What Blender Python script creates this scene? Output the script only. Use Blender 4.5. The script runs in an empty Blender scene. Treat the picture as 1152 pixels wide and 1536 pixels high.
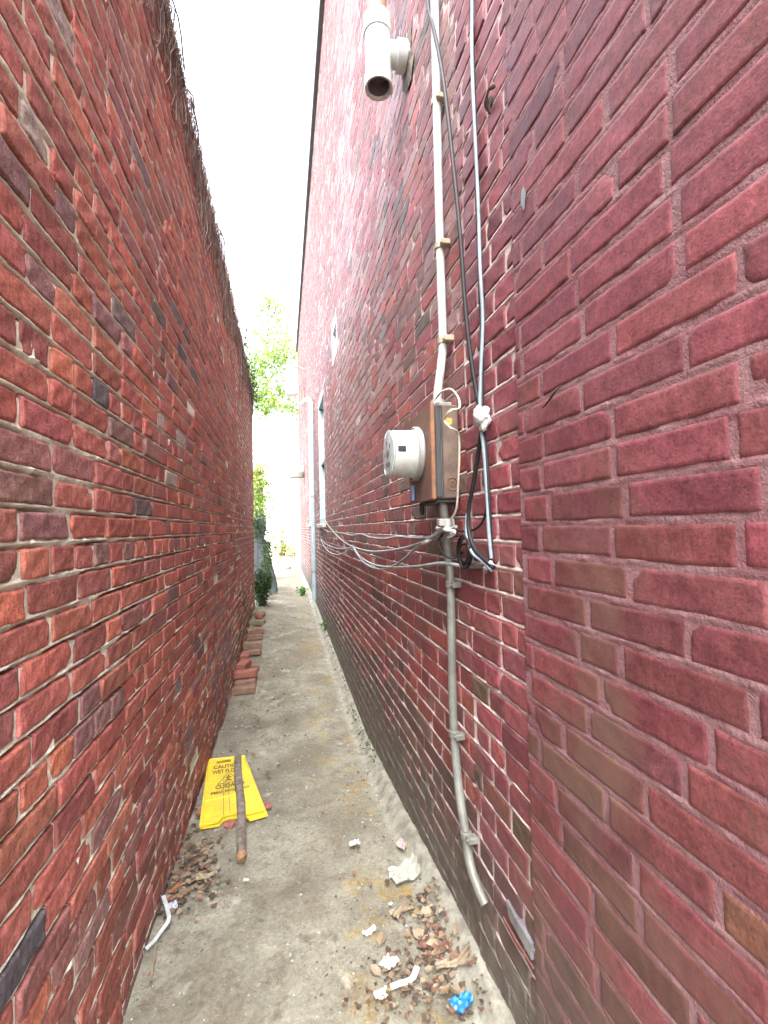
import bpy, math, random
import numpy as np
from mathutils import Vector, Matrix

random.seed(7)
S = bpy.context.scene
COL = S.collection
R = math.radians

# ------------------------------------------------------------------ camera
F_PX = 700.0
CAM_H = 1.40
XL, XR = -0.46, 0.535          # the two wall faces; the passage runs along +Y
PSI, THE, RHO = R(12.2), R(1.94), 0.022
cp, sp, ct, st = math.cos(PSI), math.sin(PSI), math.cos(THE), math.sin(THE)
R0 = Vector((cp, -sp, 0)); FW = Vector((sp * ct, cp * ct, st)); U0 = R0.cross(FW)
CR = (R0 * math.cos(RHO) - U0 * math.sin(RHO)).normalized()
CU = (U0 * math.cos(RHO) + R0 * math.sin(RHO)).normalized()
CAM = Vector((0, 0, CAM_H))
cd = bpy.data.cameras.new('camera')
cam = bpy.data.objects.new('camera', cd)
COL.objects.link(cam)
cam.matrix_world = Matrix(((CR.x, CU.x, -FW.x, 0), (CR.y, CU.y, -FW.y, 0), (CR.z, CU.z, -FW.z, CAM_H), (0, 0, 0, 1)))
cd.sensor_fit = 'VERTICAL'
cd.sensor_height = 36.0
cd.lens = 36.0 * F_PX / 1536.0
cd.clip_start = 0.02
cd.clip_end = 600
S.camera = cam


def ray(px, py):
    return FW + CR * ((px - 576) / F_PX) - CU * ((py - 768) / F_PX)


def rw(px, py, off=0.0):
    """point of the right wall (off metres in front of it) seen at a photo position"""
    d = ray(px, py)
    return CAM + d * ((XR - off) / d.x)


def lw(px, py, off=0.0):
    d = ray(px, py)
    return CAM + d * ((XL + off) / d.x)


def at_y(px, py, y):
    d = ray(px, py)
    return CAM + d * (y / d.y)


LY = np.array([-60, 0, 1.7, 3.0, 3.9, 7.5, 12, 30, 400.]); LZ = np.array([.03, .03, .035, -.01, -.03, .17, .22, .25, .25])
RY = np.array([-60, .5, 1.1, 1.5, 2.2, 3.2, 5.0, 8.0, 12, 30, 400.]); RZ = np.array([.22, .22, .20, .17, .09, .0, .05, .12, .20, .25, .25])


def ground_base(x, y):
    l = np.interp(y, LY, LZ); r = np.interp(y, RY, RZ) - 0.055
    k = np.clip((x - XL) / (XR - XL), 0, 1)
    c = np.clip((x - (XR - .075)) / .06, 0, 1); c = c * c * (3 - 2 * c)
    far = np.clip((12 - y) / 2, 0, 1)
    return l * (1 - k) + r * k + .05 * c * far


def gp(px, py, up=0.0):
    """point of the ground seen at a photo position"""
    d = ray(px, py); z = 0.0
    for _ in range(25):
        p = CAM + d * ((z - CAM_H) / d.z)
        z = z * .5 + .5 * float(ground_base(p.x, p.y))
    return Vector((p.x, p.y, float(ground_base(p.x, p.y)) + up))


# ------------------------------------------------------------------ noise
def hash2(ix, iy, seed):
    h = (ix.astype(np.int64) * 374761393 + iy.astype(np.int64) * 668265263 + seed * 974711) & 0x7fffffff
    h = ((h ^ (h >> 13)) * 1274126177) & 0x7fffffff
    return ((h ^ (h >> 16)) & 0xffff) / 65535.0


def vnoise(x, y, seed=0):
    ix = np.floor(x); iy = np.floor(y); fx = x - ix; fy = y - iy
    fx = fx * fx * (3 - 2 * fx); fy = fy * fy * (3 - 2 * fy)
    a = hash2(ix, iy, seed); b = hash2(ix + 1, iy, seed); c = hash2(ix, iy + 1, seed); d = hash2(ix + 1, iy + 1, seed)
    return (a * (1 - fx) + b * fx) * (1 - fy) + (c * (1 - fx) + d * fx) * fy


def fbm(x, y, seed=0, octv=4):
    x = np.asarray(x, float); y = np.asarray(y, float)
    s = 0; a = .5; t = 0
    for o in range(octv):
        s = s + a * vnoise(x * 2 ** o, y * 2 ** o, seed + o * 17); t += a; a *= .5
    return s / t


# ------------------------------------------------------------------ materials
MATS = {}


def new_mat(name):
    m = bpy.data.materials.new(name); m.use_nodes = True
    nt = m.node_tree; b = nt.nodes['Principled BSDF']
    return m, nt, b


def N(nt, t, **kw):
    n = nt.nodes.new(t)
    for k, v in kw.items():
        setattr(n, k, v)
    return n


def noise(nt, vec, scale, detail=4, rough=.6, dist=0):
    n = N(nt, 'ShaderNodeTexNoise'); n.inputs['Scale'].default_value = scale
    n.inputs['Detail'].default_value = detail; n.inputs['Roughness'].default_value = rough
    n.inputs['Distortion'].default_value = dist
    nt.links.new(vec, n.inputs['Vector'])
    return n.outputs['Fac']


def ramp(nt, fac, p0, p1, c0=(0, 0, 0, 1), c1=(1, 1, 1, 1)):
    r = N(nt, 'ShaderNodeValToRGB'); e = r.color_ramp.elements
    e[0].position = p0; e[1].position = p1; e[0].color = c0; e[1].color = c1
    nt.links.new(fac, r.inputs['Fac'])
    return r.outputs['Color']


def mixc(nt, fac, a, b, mode='MIX'):
    m = N(nt, 'ShaderNodeMix', data_type='RGBA', blend_type=mode)
    for sock, v in ((m.inputs[0], fac), (m.inputs[6], a), (m.inputs[7], b)):
        if isinstance(v, (int, float)):
            sock.default_value = v
        elif isinstance(v, tuple):
            sock.default_value = v if len(v) == 4 else v + (1,)
        else:
            nt.links.new(v, sock)
    return m.outputs[2]


def bump(nt, b, hs, dist=.003, strength=1.0):
    prev = None
    for h, d, s in hs:
        n = N(nt, 'ShaderNodeBump'); n.inputs['Distance'].default_value = d; n.inputs['Strength'].default_value = s
        nt.links.new(h, n.inputs['Height'])
        if prev is not None:
            nt.links.new(prev, n.inputs['Normal'])
        prev = n.outputs['Normal']
    nt.links.new(prev, b.inputs['Normal'])


def simple(name, col, rough=.6, metal=0.0, col2=None, nscale=12, bscale=None, bdist=.002, spec=.5, detail=5, lo=.4, hi=.62):
    if name in MATS:
        return MATS[name]
    m, nt, b = new_mat(name)
    tc = N(nt, 'ShaderNodeTexCoord').outputs['Object']
    if col2 is None:
        col2 = tuple(c * .72 for c in col)
    f = noise(nt, tc, nscale, detail)
    c = mixc(nt, ramp(nt, f, lo, hi), col, col2)
    g = noise(nt, tc, nscale * 9, 3)
    c = mixc(nt, .35, c, ramp(nt, g, .25, .75, (.55, .55, .55, 1), (1.2, 1.2, 1.2, 1)), 'MULTIPLY')
    nt.links.new(c, b.inputs['Base Color'])
    b.inputs['Roughness'].default_value = rough; b.inputs['Metallic'].default_value = metal
    b.inputs['Specular IOR Level'].default_value = spec
    if bscale:
        bump(nt, b, [(noise(nt, tc, bscale, 5), bdist, .8)])
    MATS[name] = m
    return m


def base_dirt(nt, tc, c):
    """splash dirt and damp at the foot of the painted wall, with a ragged blotchy edge"""
    sx = N(nt, 'ShaderNodeSeparateXYZ'); nt.links.new(tc, sx.inputs[0])
    a = N(nt, 'ShaderNodeMath', operation='MULTIPLY'); a.inputs[1].default_value = .9
    nt.links.new(noise(nt, tc, 4.5, 6, .68, .3), a.inputs[0])
    d = N(nt, 'ShaderNodeMath', operation='SUBTRACT'); nt.links.new(a.outputs[0], d.inputs[0]); nt.links.new(sx.outputs[2], d.inputs[1])
    m = N(nt, 'ShaderNodeMath', operation='MULTIPLY'); m.inputs[1].default_value = .8
    nt.links.new(ramp(nt, d.outputs[0], .0, .14), m.inputs[0])
    return mixc(nt, m.outputs[0], c, mixc(nt, ramp(nt, noise(nt, tc, 17, 5), .42, .6), (.075, .068, .058), (.125, .12, .095)))


def brick_material(name, rough, bumpy, spec, wear=None, pits=.5, drips=0.0, dirt=False, brown=False, streak=.25):
    """colour comes from the per-brick colour attribute; grain, pits and flaking from noise"""
    m, nt, b = new_mat(name)
    tc = N(nt, 'ShaderNodeTexCoord').outputs['Object']
    at = N(nt, 'ShaderNodeAttribute', attribute_name='Col').outputs['Color']
    n1 = noise(nt, tc, 14, 5, .6); n2 = noise(nt, tc, 75, 5, .65); n3 = noise(nt, tc, 260, 3, .6); n4 = noise(nt, tc, 2.3, 4)
    c = mixc(nt, .75, at, ramp(nt, n1, .28, .72, (.62, .6, .62, 1), (1.22, 1.2, 1.16, 1)), 'MULTIPLY')
    c = mixc(nt, .55, c, ramp(nt, n4, .3, .7, (.72, .74, .78, 1), (1.12, 1.1, 1.06, 1)), 'MULTIPLY')
    c = mixc(nt, .75, c, ramp(nt, n2, .32, .66, (.58, .56, .56, 1), (1.22, 1.22, 1.22, 1)), 'MULTIPLY')
    c = mixc(nt, .5, c, ramp(nt, n3, .3, .7, (.6, .6, .6, 1), (1.3, 1.3, 1.3, 1)), 'MULTIPLY')
    pit = ramp(nt, n3, .30, .37, (1, 1, 1, 1), (0, 0, 0, 1))
    pm = N(nt, 'ShaderNodeMath', operation='MULTIPLY'); pm.inputs[1].default_value = pits
    nt.links.new(pit, pm.inputs[0])
    c = mixc(nt, pm.outputs[0], c, (.03, .02, .02))
    mq = N(nt, 'ShaderNodeMapping'); mq.inputs['Scale'].default_value = (1, 7, 1.3)
    nt.links.new(tc, mq.inputs['Vector'])
    c = mixc(nt, streak, c, ramp(nt, noise(nt, mq.outputs[0], 16, 5, .75, .8), .36, .62, (.45, .42, .44, 1), (1.15, 1.15, 1.15, 1)), 'MULTIPLY')
    if wear:
        wcol, lo, hi, amt = wear
        w = noise(nt, tc, 5.5, 7, .72, .5)
        wm = N(nt, 'ShaderNodeMath', operation='MULTIPLY'); wm.inputs[1].default_value = amt
        nt.links.new(ramp(nt, w, lo, hi), wm.inputs[0])
        c = mixc(nt, wm.outputs[0], c, wcol)
    if drips:
        mp = N(nt, 'ShaderNodeMapping'); mp.inputs['Scale'].default_value = (1, 9, .55)
        nt.links.new(tc, mp.inputs['Vector'])
        dn = noise(nt, mp.outputs[0], 1.6, 5, .6)
        c = mixc(nt, drips, c, ramp(nt, dn, .38, .66, (.62, .6, .58, 1), (1.1, 1.08, 1.08, 1)), 'MULTIPLY')
    if brown:
        sz = N(nt, 'ShaderNodeSeparateXYZ'); nt.links.new(tc, sz.inputs[0])
        mr = N(nt, 'ShaderNodeMapRange'); mr.inputs[1].default_value = 1.75; mr.inputs[2].default_value = 1.25
        nt.links.new(sz.outputs[2], mr.inputs[0])
        mm = N(nt, 'ShaderNodeMath', operation='MULTIPLY'); nt.links.new(mr.outputs[0], mm.inputs[0])
        nt.links.new(ramp(nt, noise(nt, tc, 3.4, 6, .62, .4), .47, .64, (0, 0, 0, 1), (.85, .85, .85, 1)), mm.inputs[1])
        c = mixc(nt, mm.outputs[0], c, mixc(nt, ramp(nt, n1, .4, .6), (.135, .073, .056), (.105, .060, .050)))
    if dirt: c = base_dirt(nt, tc, c)
    nt.links.new(c, b.inputs['Base Color'])
    rr = ramp(nt, n1, .3, .7, (rough - .12,) * 3 + (1,), (min(1, rough + .1),) * 3 + (1,))
    nt.links.new(rr, b.inputs['Roughness'])
    b.inputs['Specular IOR Level'].default_value = spec
    bump(nt, b, [(n1, .0025 * bumpy, .5), (n2, .0026 * bumpy, .8), (n3, .0013 * bumpy, .9)])
    return m


def mortar_material(name, cols, rough=.9, wear=None, dirt=False):
    m, nt, b = new_mat(name)
    tc = N(nt, 'ShaderNodeTexCoord').outputs['Object']
    n1 = noise(nt, tc, 6, 6, .7); n2 = noise(nt, tc, 90, 5, .7); n3 = noise(nt, tc, 300, 3)
    c = mixc(nt, ramp(nt, n1, .36, .62), cols[0], cols[1])
    if wear:
        c = mixc(nt, ramp(nt, noise(nt, tc, 8, 6, .75), wear[1], wear[2]), c, wear[0])
    c = mixc(nt, .6, c, ramp(nt, n2, .3, .7, (.6, .6, .6, 1), (1.2, 1.2, 1.2, 1)), 'MULTIPLY')
    if dirt: c = base_dirt(nt, tc, c)
    nt.links.new(c, b.inputs['Base Color'])
    b.inputs['Roughness'].default_value = rough; b.inputs['Specular IOR Level'].default_value = .2
    bump(nt, b, [(n2, .004, .8), (n3, .0015, .8)])
    return m


# ------------------------------------------------------------------ object helpers
def link(o, parent=None):
    COL.objects.link(o)
    if parent is not None:
        o.parent = parent
        o.matrix_parent_inverse = Matrix.Translation(-parent.location)
    return o


def tag(o, label=None, cat=None, group=None, kind=None):
    if label: o['label'] = label
    if cat: o['category'] = cat
    if group: o['group'] = group
    if kind: o['kind'] = kind
    return o


def empty(name, loc):
    o = bpy.data.objects.new(name, None); o.empty_display_size = .05
    o.location = loc; COL.objects.link(o)
    return o


class MB:
    """collects shapes for one mesh object"""
    def __init__(s): s.v = []; s.f = []; s.m = []; s.sm = []

    def add(s, v, f, mi=0, smooth=False):
        o = len(s.v); s.v += [tuple(p) for p in v]
        for q in f:
            s.f.append(tuple(i + o for i in q)); s.m.append(mi); s.sm.append(smooth)

    def box(s, lo, hi, mi=0, rot=None, bev=0.0, jit=0.0, rnd=random):
        lo = Vector(lo); hi = Vector(hi); c = (lo + hi) / 2; h = (hi - lo) / 2
        if bev <= 0:
            vs = [Vector((sx * h.x, sy * h.y, sz * h.z)) for sx in (-1, 1) for sy in (-1, 1) for sz in (-1, 1)]
            fs = [(0, 1, 3, 2), (4, 6, 7, 5), (0, 4, 5, 1), (2, 3, 7, 6), (0, 2, 6, 4), (1, 5, 7, 3)]
        else:
            vs = []; idx = {}
            for sx in (-1, 1):
                for sy in (-1, 1):
                    for sz in (-1, 1):
                        for ax in range(3):
                            p = [sx * (h.x - bev), sy * (h.y - bev), sz * (h.z - bev)]
                            p[ax] = (sx, sy, sz)[ax] * h[ax]
                            idx[(sx, sy, sz, ax)] = len(vs)
                            vs.append(Vector(p))
            fs = []
            for ax in range(3):
                a, b2 = [k for k in range(3) if k != ax]
                for sg in (-1, 1):
                    q = []
                    for sa, sb in ((-1, -1), (1, -1), (1, 1), (-1, 1)):
                        k = [0, 0, 0]; k[ax] = sg; k[a] = sa; k[b2] = sb
                        q.append(idx[(k[0], k[1], k[2], ax)])
                    fs.append(tuple(q if (sg > 0) == (ax != 1) else q[::-1]))
                for sa in (-1, 1):
                    for sb in (-1, 1):
                        k0 = [0, 0, 0]; k1 = [0, 0, 0]
                        k0[ax] = -1; k1[ax] = 1; k0[a] = k1[a] = sa; k0[b2] = k1[b2] = sb
                        fs.append((idx[(*k0, a)], idx[(*k1, a)], idx[(*k1, b2)], idx[(*k0, b2)]))
            for sx in (-1, 1):
                for sy in (-1, 1):
                    for sz in (-1, 1):
                        fs.append(tuple(idx[(sx, sy, sz, ax)] for ax in range(3)))
        out = []
        for p in vs:
            if jit: p = p + Vector((rnd.uniform(-jit, jit), rnd.uniform(-jit, jit), rnd.uniform(-jit, jit)))
            if rot is not None: p = rot @ p
            out.append(c + p)
        s.add(out, fs, mi)

    def tube(s, pts, r, seg=8, mi=0, caps=True, smooth=True):
        pts = [Vector(p) for p in pts]; n = len(pts)
        rs = r if isinstance(r, (list, tuple)) else [r] * n
        T = [(pts[min(i + 1, n - 1)] - pts[max(i - 1, 0)]).normalized() for i in range(n)]
        a = Vector((0, 0, 1)) if abs(T[0].z) < .9 else Vector((1, 0, 0))
        u = T[0].cross(a).normalized(); vs = []
        for i in range(n):
            u = (u - T[i] * u.dot(T[i])).normalized(); w = T[i].cross(u)
            for k in range(seg):
                an = 2 * math.pi * k / seg
                vs.append(pts[i] + (u * math.cos(an) + w * math.sin(an)) * rs[i])
        fs = [(i * seg + k, i * seg + (k + 1) % seg, (i + 1) * seg + (k + 1) % seg, (i + 1) * seg + k) for i in range(n - 1) for k in range(seg)]
        s.add(vs, fs, mi, smooth)
        if caps:
            s.add(vs[:seg], [tuple(range(seg))[::-1]], mi); s.add(vs[-seg:], [tuple(range(seg))], mi)

    def lathe(s, c, axis, prof, seg=28, mi=0, smooth=True, cap=True):
        """prof: list of (distance along axis, radius)"""
        axis = Vector(axis).normalized(); a = Vector((0, 0, 1)) if abs(axis.z) < .9 else Vector((1, 0, 0))
        u = axis.cross(a).normalized(); w = axis.cross(u); vs = []
        for d, r in prof:
            for k in range(seg):
                an = 2 * math.pi * k / seg
                vs.append(Vector(c) + axis * d + (u * math.cos(an) + w * math.sin(an)) * r)
        for i in range(len(prof) - 1):
            s.add(vs[i * seg:(i + 2) * seg], [(k, (k + 1) % seg, seg + (k + 1) % seg, seg + k) for k in range(seg)], mi, smooth)
        if cap:
            s.add(vs[:seg], [tuple(range(seg))], mi); s.add(vs[-seg:], [tuple(range(seg))], mi)

    def build(s, name, mats, parent=None):
        me = bpy.data.meshes.new(name)
        me.from_pydata([tuple(v) for v in s.v], [], s.f)
        if not isinstance(mats, (list, tuple)): mats = [mats]
        for m in mats: me.materials.append(m)
        me.polygons.foreach_set('material_index', s.m)
        me.polygons.foreach_set('use_smooth', s.sm)
        me.update()
        o = bpy.data.objects.new(name, me)
        return link(o, parent)


def spline(pts, n=8):
    pts = [Vector(p) for p in pts]
    P = [pts[0] * 2 - pts[1]] + pts + [pts[-1] * 2 - pts[-2]]
    out = []
    for i in range(1, len(P) - 2):
        p0, p1, p2, p3 = P[i - 1:i + 3]
        for k in range(n):
            t = k / n
            out.append(.5 * ((2 * p1) + (p2 - p0) * t + (2 * p0 - 5 * p1 + 4 * p2 - p3) * t * t + (3 * p1 - p0 - 3 * p2 + p3) * t ** 3))
    out.append(pts[-1])
    return out


def quad_mesh(name, V, Q, mats, mi, col, smooth=True, parent=None):
    """numpy quads -> mesh object with a colour attribute"""
    me = bpy.data.meshes.new(name)
    nv = len(V); nf = len(Q)
    me.vertices.add(nv); me.vertices.foreach_set('co', V.astype(np.float32).ravel())
    me.loops.add(nf * 4); me.loops.foreach_set('vertex_index', Q.astype(np.int32).ravel())
    me.polygons.add(nf); me.polygons.foreach_set('loop_start', np.arange(0, nf * 4, 4, dtype=np.int32))
    for m in mats: me.materials.append(m)
    me.polygons.foreach_set('material_index', mi.astype(np.int32))
    me.polygons.foreach_set('use_smooth', np.full(nf, smooth) if isinstance(smooth, bool) else smooth)
    me.update(calc_edges=True)
    if col is not None:
        a = me.color_attributes.new('Col', 'FLOAT_COLOR', 'POINT')
        a.data.foreach_set('color', np.concatenate([col, np.ones((nv, 1))], 1).astype(np.float32).ravel())
    me.validate()
    o = bpy.data.objects.new(name, me)
    return link(o, parent)


# ------------------------------------------------------------------ brickwork
def brickwork(name, X, s, y0, y1, z0, z1, colour, mats, seed, course=.067, L=.213, joint=.010,
              header_every=6, header_rate=.12, rough=1.0, rv=.004, rh=(-.002, -.002, -.002, -.002), mortar_amp=.004, splash=.74, dip=.002,
              holes=(), missing=0.0, wobble=.0022, parent=None, ytop=None):
    """one wall face of laid bricks (each a displaced block) over a bed of mortar; s=+1 faces +X"""
    rng = np.random.default_rng(seed)
    B = []
    nc = int(round((z1 - z0) / course))
    for k in range(nc):
        za = z0 + k * course; zb = za + course - joint
        hdr = header_every and (k % header_every == 3)
        y = y0 - rng.uniform(0, .03) - (0 if hdr else (L / 2 if k % 2 else 0)) - (.05 if hdr else 0)
        while y < y1:
            ln = (L * .52 if (hdr or rng.random() < header_rate) else L) * rng.uniform(.95, 1.05)
            a, b = y, y + ln - joint * rng.uniform(.7, 1.35); y += ln
            a2, b2 = max(a, y0), min(b, y1)
            if ytop is not None and zb > ytop(.5 * (a + b)): continue
            segs = [(a2, b2)]
            for (ha, hb, hza, hzb) in holes:
                if zb > hza and za < hzb:
                    ns = []
                    for (p, q) in segs:
                        if q <= ha or p >= hb: ns.append((p, q))
                        else:
                            if p < ha: ns.append((p, ha))
                            if q > hb: ns.append((hb, q))
                    segs = ns
            for (p, q) in segs:
                if q - p > .018 and rng.random() >= missing:
                    B.append((p, q, za + rng.normal(0, .0012), zb + rng.normal(0, .0012), k))
    B = np.array(B)
    yc = (B[:, 0] + B[:, 1]) / 2; zc = (B[:, 2] + B[:, 3]) / 2
    dist = np.sqrt(yc ** 2 + (zc - CAM_H) ** 2 + X ** 2)
    C = colour(yc, zc, rng, B[:, 1] - B[:, 0])
    lod = np.where(dist < 1.9, 0, np.where(dist < 4.2, 1, 2))
    Vs, Qs, Cs = [], [], []; off = 0
    for l, (nu, nv) in enumerate(((18, 10), (9, 7), (4, 4))):
        sel = np.where(lod == l)[0]; n = len(sel)
        if n == 0: continue
        b = B[sel]; w = b[:, 1] - b[:, 0]; h = b[:, 3] - b[:, 2]
        e = (.0028, .003, .004)[l]
        def axis(nn, size):
            if nn < 6:
                inner = np.linspace(0, 1, nn - 2)[None, :] * (size[:, None] - 2 * e) + e
                return np.concatenate([np.zeros((n, 1)), inner, size[:, None]], 1)
            inner = np.linspace(0, 1, nn - 4)[None, :] * (size[:, None] - 5.2 * e) + 2.6 * e
            o1_ = np.full((n, 1), e)
            return np.concatenate([np.zeros((n, 1)), o1_, inner, size[:, None] - o1_, size[:, None]], 1)
        U = axis(nu, w); Vv = axis(nv, h)
        y = np.repeat(U[:, :, None], nv, 2); z = np.repeat(Vv[:, None, :], nu, 1)
        ph = rng.uniform(0, 6.28, (n, 8, 1, 1))
        iu = np.arange(nu)[:, None] * np.ones(nv)[None, :]; iv = np.ones(nu)[:, None] * np.arange(nv)[None, :]
        edge = (iu == 0) | (iu == nu - 1) | (iv == 0) | (iv == nv - 1)
        gy = y + b[:, 0][:, None, None]; gz = z + b[:, 2][:, None, None]
        # in-plane wobble of the outline
        hf = (fbm(gy * 95 + sel[:, None, None] * 1.7, gz * 95, seed + 3, 2) - .5) * 2.4
        wy = wobble * (np.sin(gz * 150 + ph[:, 0]) * .4 + np.sin(gz * 70 + gy * 90 + ph[:, 1]) * .4 + hf)
        wz = wobble * (np.sin(gy * 40 + ph[:, 2]) * .4 + np.sin(gy * 143 + ph[:, 3]) * .35 + hf)
        d = rough * (.0011 * np.sin(gy * 31 + gz * 17 + ph[:, 4]) + .0008 * np.sin(gy * 73 - gz * 120 + ph[:, 5]))
        d = d + rough * .003 * (fbm(gy * 28 + sel[:, None, None] * 3.1, gz * 28, seed, 3) - .5)
        d = d + np.clip(rng.normal(0, .0018 * rough, (n, 1, 1)), -.0005 * rough, None)
        d = d + rng.normal(0, .004, (n, 1, 1)) * rough * (y - w[:, None, None] / 2) * .6
        d = d - np.where(edge, .0005 + .0024 * rough + .0018 * rough * rng.random((n, nu, nv)), 0)
        # chipped corners
        for cu, cv in ((0, 0), (1, 0), (0, 1), (1, 1)):
            r = np.sqrt((y - cu * w[:, None, None]) ** 2 + (z - cv * h[:, None, None]) ** 2)
            chip = (rng.random((n, 1, 1)) < .3 * rough) * rng.uniform(.01, .028, (n, 1, 1))
            d = d - np.clip((chip - r) / .02, 0, 1) * .007
        gy = gy + wy; gz = gz + wz
        P = np.stack([X + s * d, gy, gz], -1).reshape(n, nu * nv, 3)
        # skirt
        ring = [(i, 0) for i in range(nu)] + [(nu - 1, j) for j in range(1, nv)] + [(i, nv - 1) for i in range(nu - 2, -1, -1)] + [(0, j) for j in range(nv - 2, 0, -1)]
        ri = np.array([i * nv + j for i, j in ring]); m = len(ri)
        top = P[:, ri].copy(); bot = top.copy(); bot[:, :, 0] = X - s * .03
        P = np.concatenate([P, top, bot], 1); npb = nu * nv + 2 * m
        q = [(i * nv + j, (i + 1) * nv + j, (i + 1) * nv + j + 1, i * nv + j + 1) for i in range(nu - 1) for j in range(nv - 1)]
        o1 = nu * nv; o2 = o1 + m
        q += [(o1 + k2, o2 + k2, o2 + (k2 + 1) % m, o1 + (k2 + 1) % m) for k2 in range(m)]
        q = np.array(q)
        if s < 0: q = q[:, ::-1]
        Q = q[None] + (np.arange(n) * npb)[:, None, None] + off
        Vs.append(P.reshape(-1, 3)); Qs.append(Q.reshape(-1, 4))
        Cs.append(np.repeat(C[sel], npb, 0)); off += n * npb
    nbq = sum(len(q) for q in Qs)
    # mortar bed
    def steps(a, b, c0, c1, fine, grow):
        out = [a]
        while out[-1] < b - 1e-6:
            p = out[-1]; dd = 0 if c0 <= p <= c1 else min(abs(p - c0), abs(p - c1))
            out.append(min(b, p + min(.09, fine + grow * dd)))
        return np.array(out)
    ya = steps(y0, y1, .35, 1.9, .0060, .010)
    zl, dl, wl_ = [z0], [-rv], [0.]
    for k in range(1, nc + 1):
        zb = z0 + k * course - joint
        for f, dd, ww in ((-.45, -rv, 0), (-.08, rh[0] - dip, .5), (.12, rh[0], 1), (.38, rh[1], 1), (.64, rh[2], 1), (.88, rh[3], 1), (1.08, rh[3] - dip, .5), (1.45, -rv, 0)):
            z = zb + f * joint
            if z < z1 - .001: zl.append(z); dl.append(dd); wl_.append(ww)
    zl.append(z1); dl.append(-rv); wl_.append(0.)
    zz = np.array(zl); base = np.array(dl); inj = np.array(wl_)
    Y, Z = np.meshgrid(ya, zz, indexing='ij')
    f1 = fbm(Y * 24, Z * 46, seed + 5, 4) - .5; f2 = fbm(Y * 7, Z * 9, seed + 9, 4) - .5
    D = base[None, :] * np.where(base[None, :] < -.005, np.clip(1 + 3.2 * f2, .25, 1.5), 1) + mortar_amp * f1 * (.5 + inj[None, :]) * 1.6
    D = np.where(inj[None, :] > .9, D, np.minimum(D, -.0044 * rough - .0002))
    f3 = fbm(Y * 13, Z * 19, seed + 21, 4)
    D = D + np.clip((f3 - splash) * 30, 0, 1) * .0062 * rough * (.45 + .9 * fbm(Y * 60, Z * 60, seed + 33, 3))
    P = np.stack([X + s * D, Y, Z], -1).reshape(-1, 3); nz = len(zz)
    ii, jj = np.meshgrid(np.arange(len(ya) - 1), np.arange(nz - 1), indexing='ij')
    ym = (ya[:-1] + ya[1:]) / 2; zm = (zz[:-1] + zz[1:]) / 2
    keep = np.ones(ii.shape, bool)
    for (ha, hb, hza, hzb) in holes:
        keep &= ~((ym[ii] > ha) & (ym[ii] < hb) & (zm[jj] > hza) & (zm[jj] < hzb))
    if ytop is not None: keep &= zm[jj] < ytop(ym[ii]) - .02
    a = (ii * nz + jj)[keep]
    Q = np.stack([a, a + nz, a + nz + 1, a + 1], -1)
    if s < 0: Q = Q[:, ::-1]
    Vs.append(P); Qs.append(Q + off); Cs.append(np.full((len(P), 3), .4))
    V = np.concatenate(Vs); Q = np.concatenate(Qs); C = np.concatenate(Cs)
    mi = np.zeros(len(Q), int); mi[nbq:] = 1
    sm = np.ones(len(Q), bool)
    if (lod == 2).any(): sm[nbq - len(Qs[-2]):nbq] = False
    return quad_mesh(name, V, Q, mats, mi, C, sm, parent)


def pick(rng, n, table):
    w = np.array([t[1] for t in table], float); w /= w.sum()
    k = rng.choice(len(table), n, p=w)
    c = np.array([t[0] for t in table])[k]
    return c * rng.uniform(.8, 1.2, (n, 1)) * rng.uniform(.93, 1.07, (n, 3))


def left_colour(y, z, rng, w):
    n = len(y)
    c = pick(rng, n, [((.46, .155, .122), 38), ((.41, .145, .122), 30), ((.51, .18, .128), 14), ((.37, .16, .15), 10),
                      ((.31, .165, .162), 6), ((.22, .155, .162), 1.6), ((.14, .12, .135), .8), ((.42, .38, .32), .8)])
    # white bloom low on the wall, a few metres in
    m = np.exp(-((y - 3.9) / .9) ** 2 - ((z - .45) / .33) ** 2)
    k = (rng.random(n) < m * .8)
    c[k] = c[k] * .45 + np.array((.36, .30, .29)) * .55 * rng.uniform(.6, 1.1, (k.sum(), 1))
    k = (z < .35 + .12 * rng.random(n))
    c[k] = c[k] * .7 + np.array((.12, .09, .08)) * .3
    k = (y > 4.5) & (z < .6) & (rng.random(n) < .4)
    c[k] = c[k] * .5 + np.array((.07, .09, .03)) * .5
    return c


def front_colour(y, z, rng, w):
    n = len(y)
    c = pick(rng, n, [((.175, .051, .061), 50), ((.155, .047, .056), 26), ((.185, .058, .067), 10)])
    p = fbm(y * 2.2 + 3, z * 2.6, 77, 3)
    k = rng.random(n) < np.clip((1.35 - z) * .4, 0, .3) * np.clip((p - .22) * 3, 0, 1)
    c[k] = pick(rng, n, [((.125, .060, .049), 5), ((.15, .064, .046), 2), ((.11, .048, .042), 3), ((.05, .04, .035), .5)])[k]
    k = (z < .42 + .15 * fbm(y * 3, z * 0 + 2, 5, 2)) & (rng.random(n) < .8)
    c[k] = c[k] * .3 + np.array((.06, .05, .047)) * .7
    return c


def infill_colour(y, z, rng, w):
    n = len(y)
    c = pick(rng, n, [((.22, .060, .076), 6), ((.19, .055, .068), 3), ((.24, .072, .086), 1)])
    k = (z < 1.35) & (rng.random(n) < .25)
    c[k] = pick(rng, n, [((.09, .065, .045), 5), ((.14, .06, .045), 3)])[k]
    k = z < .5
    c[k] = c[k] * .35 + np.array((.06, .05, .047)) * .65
    return c


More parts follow.
